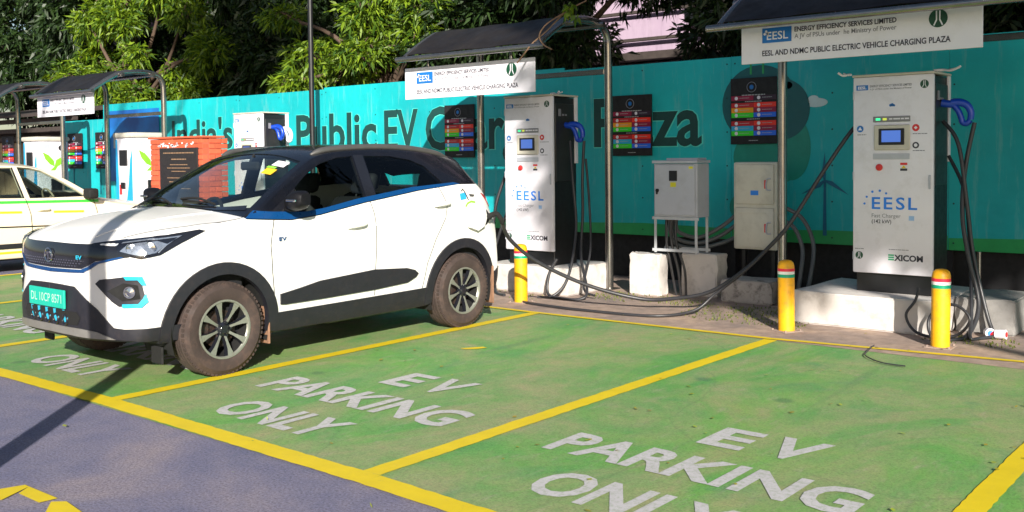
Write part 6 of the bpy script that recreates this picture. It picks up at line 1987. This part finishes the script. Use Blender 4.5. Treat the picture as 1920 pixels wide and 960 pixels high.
    for cx in (0.0, 2.45):
        well_liner(root, cx, 0.30, 0.345, 0.48, 0.80, VM['under'])
    for (t, z) in ((1.24, 0.855), (2.25, 0.875)):
        for s in (1, -1):
            bm = bmesh.new()
            tube(bm, [(0.835 * s, t - 0.09, z), (0.862 * s, t - 0.05, z + 0.004), (0.862 * s, t + 0.05, z + 0.004), (0.835 * s, t + 0.09, z)], 0.012, 8, 4)
            obj('door_handle', bm, VM['cream'], root, smooth=50)
    for s in (1, -1):
        bm = bmesh.new()
        box(bm, min(0.80 * s, 0.99 * s), max(0.80 * s, 0.99 * s), 0.50, 0.66, 0.99, 1.14, 0.035, 0, 2)
        box(bm, min(0.74 * s, 0.84 * s), max(0.74 * s, 0.84 * s), 0.48, 0.62, 0.985, 1.06, 0.01)
        obj('wing_mirror', bm, VM['under'], root, smooth=50)
        bm = bmesh.new()
        box(bm, min(0.78 * s, 0.79 * s), max(0.78 * s, 0.79 * s), 0.4, 2.4, 0.3, 0.98)
        obj('door_lining', bm, VM['seat_light'], root)
        seat(root, 0.34 * s, 1.45, 0.42, 0.46, dict(seat=VM['seat_light']))
        patch('headlight', [(0.45, -0.7, 0.70), (0.66, -0.6, 0.74), (0.78, -0.35, 0.80), (0.80, -0.35, 0.72), (0.72, -0.58, 0.62), (0.48, -0.72, 0.62)] if s == 1 else [(-0.45, -0.7, 0.70), (-0.66, -0.6, 0.74), (-0.78, -0.35, 0.80), (-0.80, -0.35, 0.72), (-0.72, -0.58, 0.62), (-0.48, -0.72, 0.62)], (0.6 * s, -0.8, 0), bvh, VM['lens_white'], root, off=0.008)
        patch('tail_light', [(0.60 * s, 3.2, 0.98), (0.78 * s, 3.1, 0.98), (0.80 * s, 2.95, 0.95), (0.80 * s, 2.95, 0.80), (0.62 * s, 3.2, 0.80)], (0.5 * s, 0.86, 0), bvh, VM['orange'], root, off=0.008)
    seat(root, 0, 2.25, 0.42, 1.2, dict(seat=VM['seat_light']), bench=True)
    bm = bmesh.new()
    box(bm, -0.74, 0.74, -0.4, 2.9, 0.24, 0.30); box(bm, -0.72, 0.72, 0.45, 0.80, 0.55, 0.96, 0.06, 0, 2); box(bm, -0.76, 0.76, 2.5, 2.95, 0.3, 0.95, 0.03)
    obj('dashboard', bm, VM['seat'], root)
    bm = bmesh.new()
    tube(bm, [Vector((-0.34 + 0.17 * math.cos(a), 0.92 + 0.06 * math.sin(a), 0.98 + 0.16 * math.sin(a))) for a in [2 * PI * k / 20 for k in range(20)]], 0.014, 8, 1, closed=True)
    cyl(bm, (-0.34, 0.78, 0.93), (-0.34, 0.92, 0.98), 0.05, 0.06, 12)
    tube(bm, [(-0.50, 0.92, 0.98), (-0.34, 0.92, 0.98), (-0.18, 0.92, 0.98)], 0.014, 8, 3)
    obj('steering_wheel', bm, VM['seat_light'], root, smooth=50)
    bm = bmesh.new()
    box(bm, -0.55, 0.55, 0.4, 2.1, 0.16, 0.24, 0.03)
    for t in (0.0, 2.45): cyl(bm, (-0.66, t, 0.29), (0.66, t, 0.29), 0.04, n=10)
    obj('underbody', bm, VM['under'], root)
    gt = obj('green_roof_strip', bx(-0.45, 0.45, 1.75, 2.3, 1.535, 1.560, 0.01), VM['lime'], root)
    wh = make_wheel(VM, 0.29, 0.175, 0.175, 5)
    put_wheels(root, wh, [(0.745, 0.0, 0.29, False), (0.745, 2.45, 0.29, False), (-0.745, 0.0, 0.29, True), (-0.745, 2.45, 0.29, True)])
    bpy.data.meshes.remove(guide)
    return root
taxi = build_taxi()
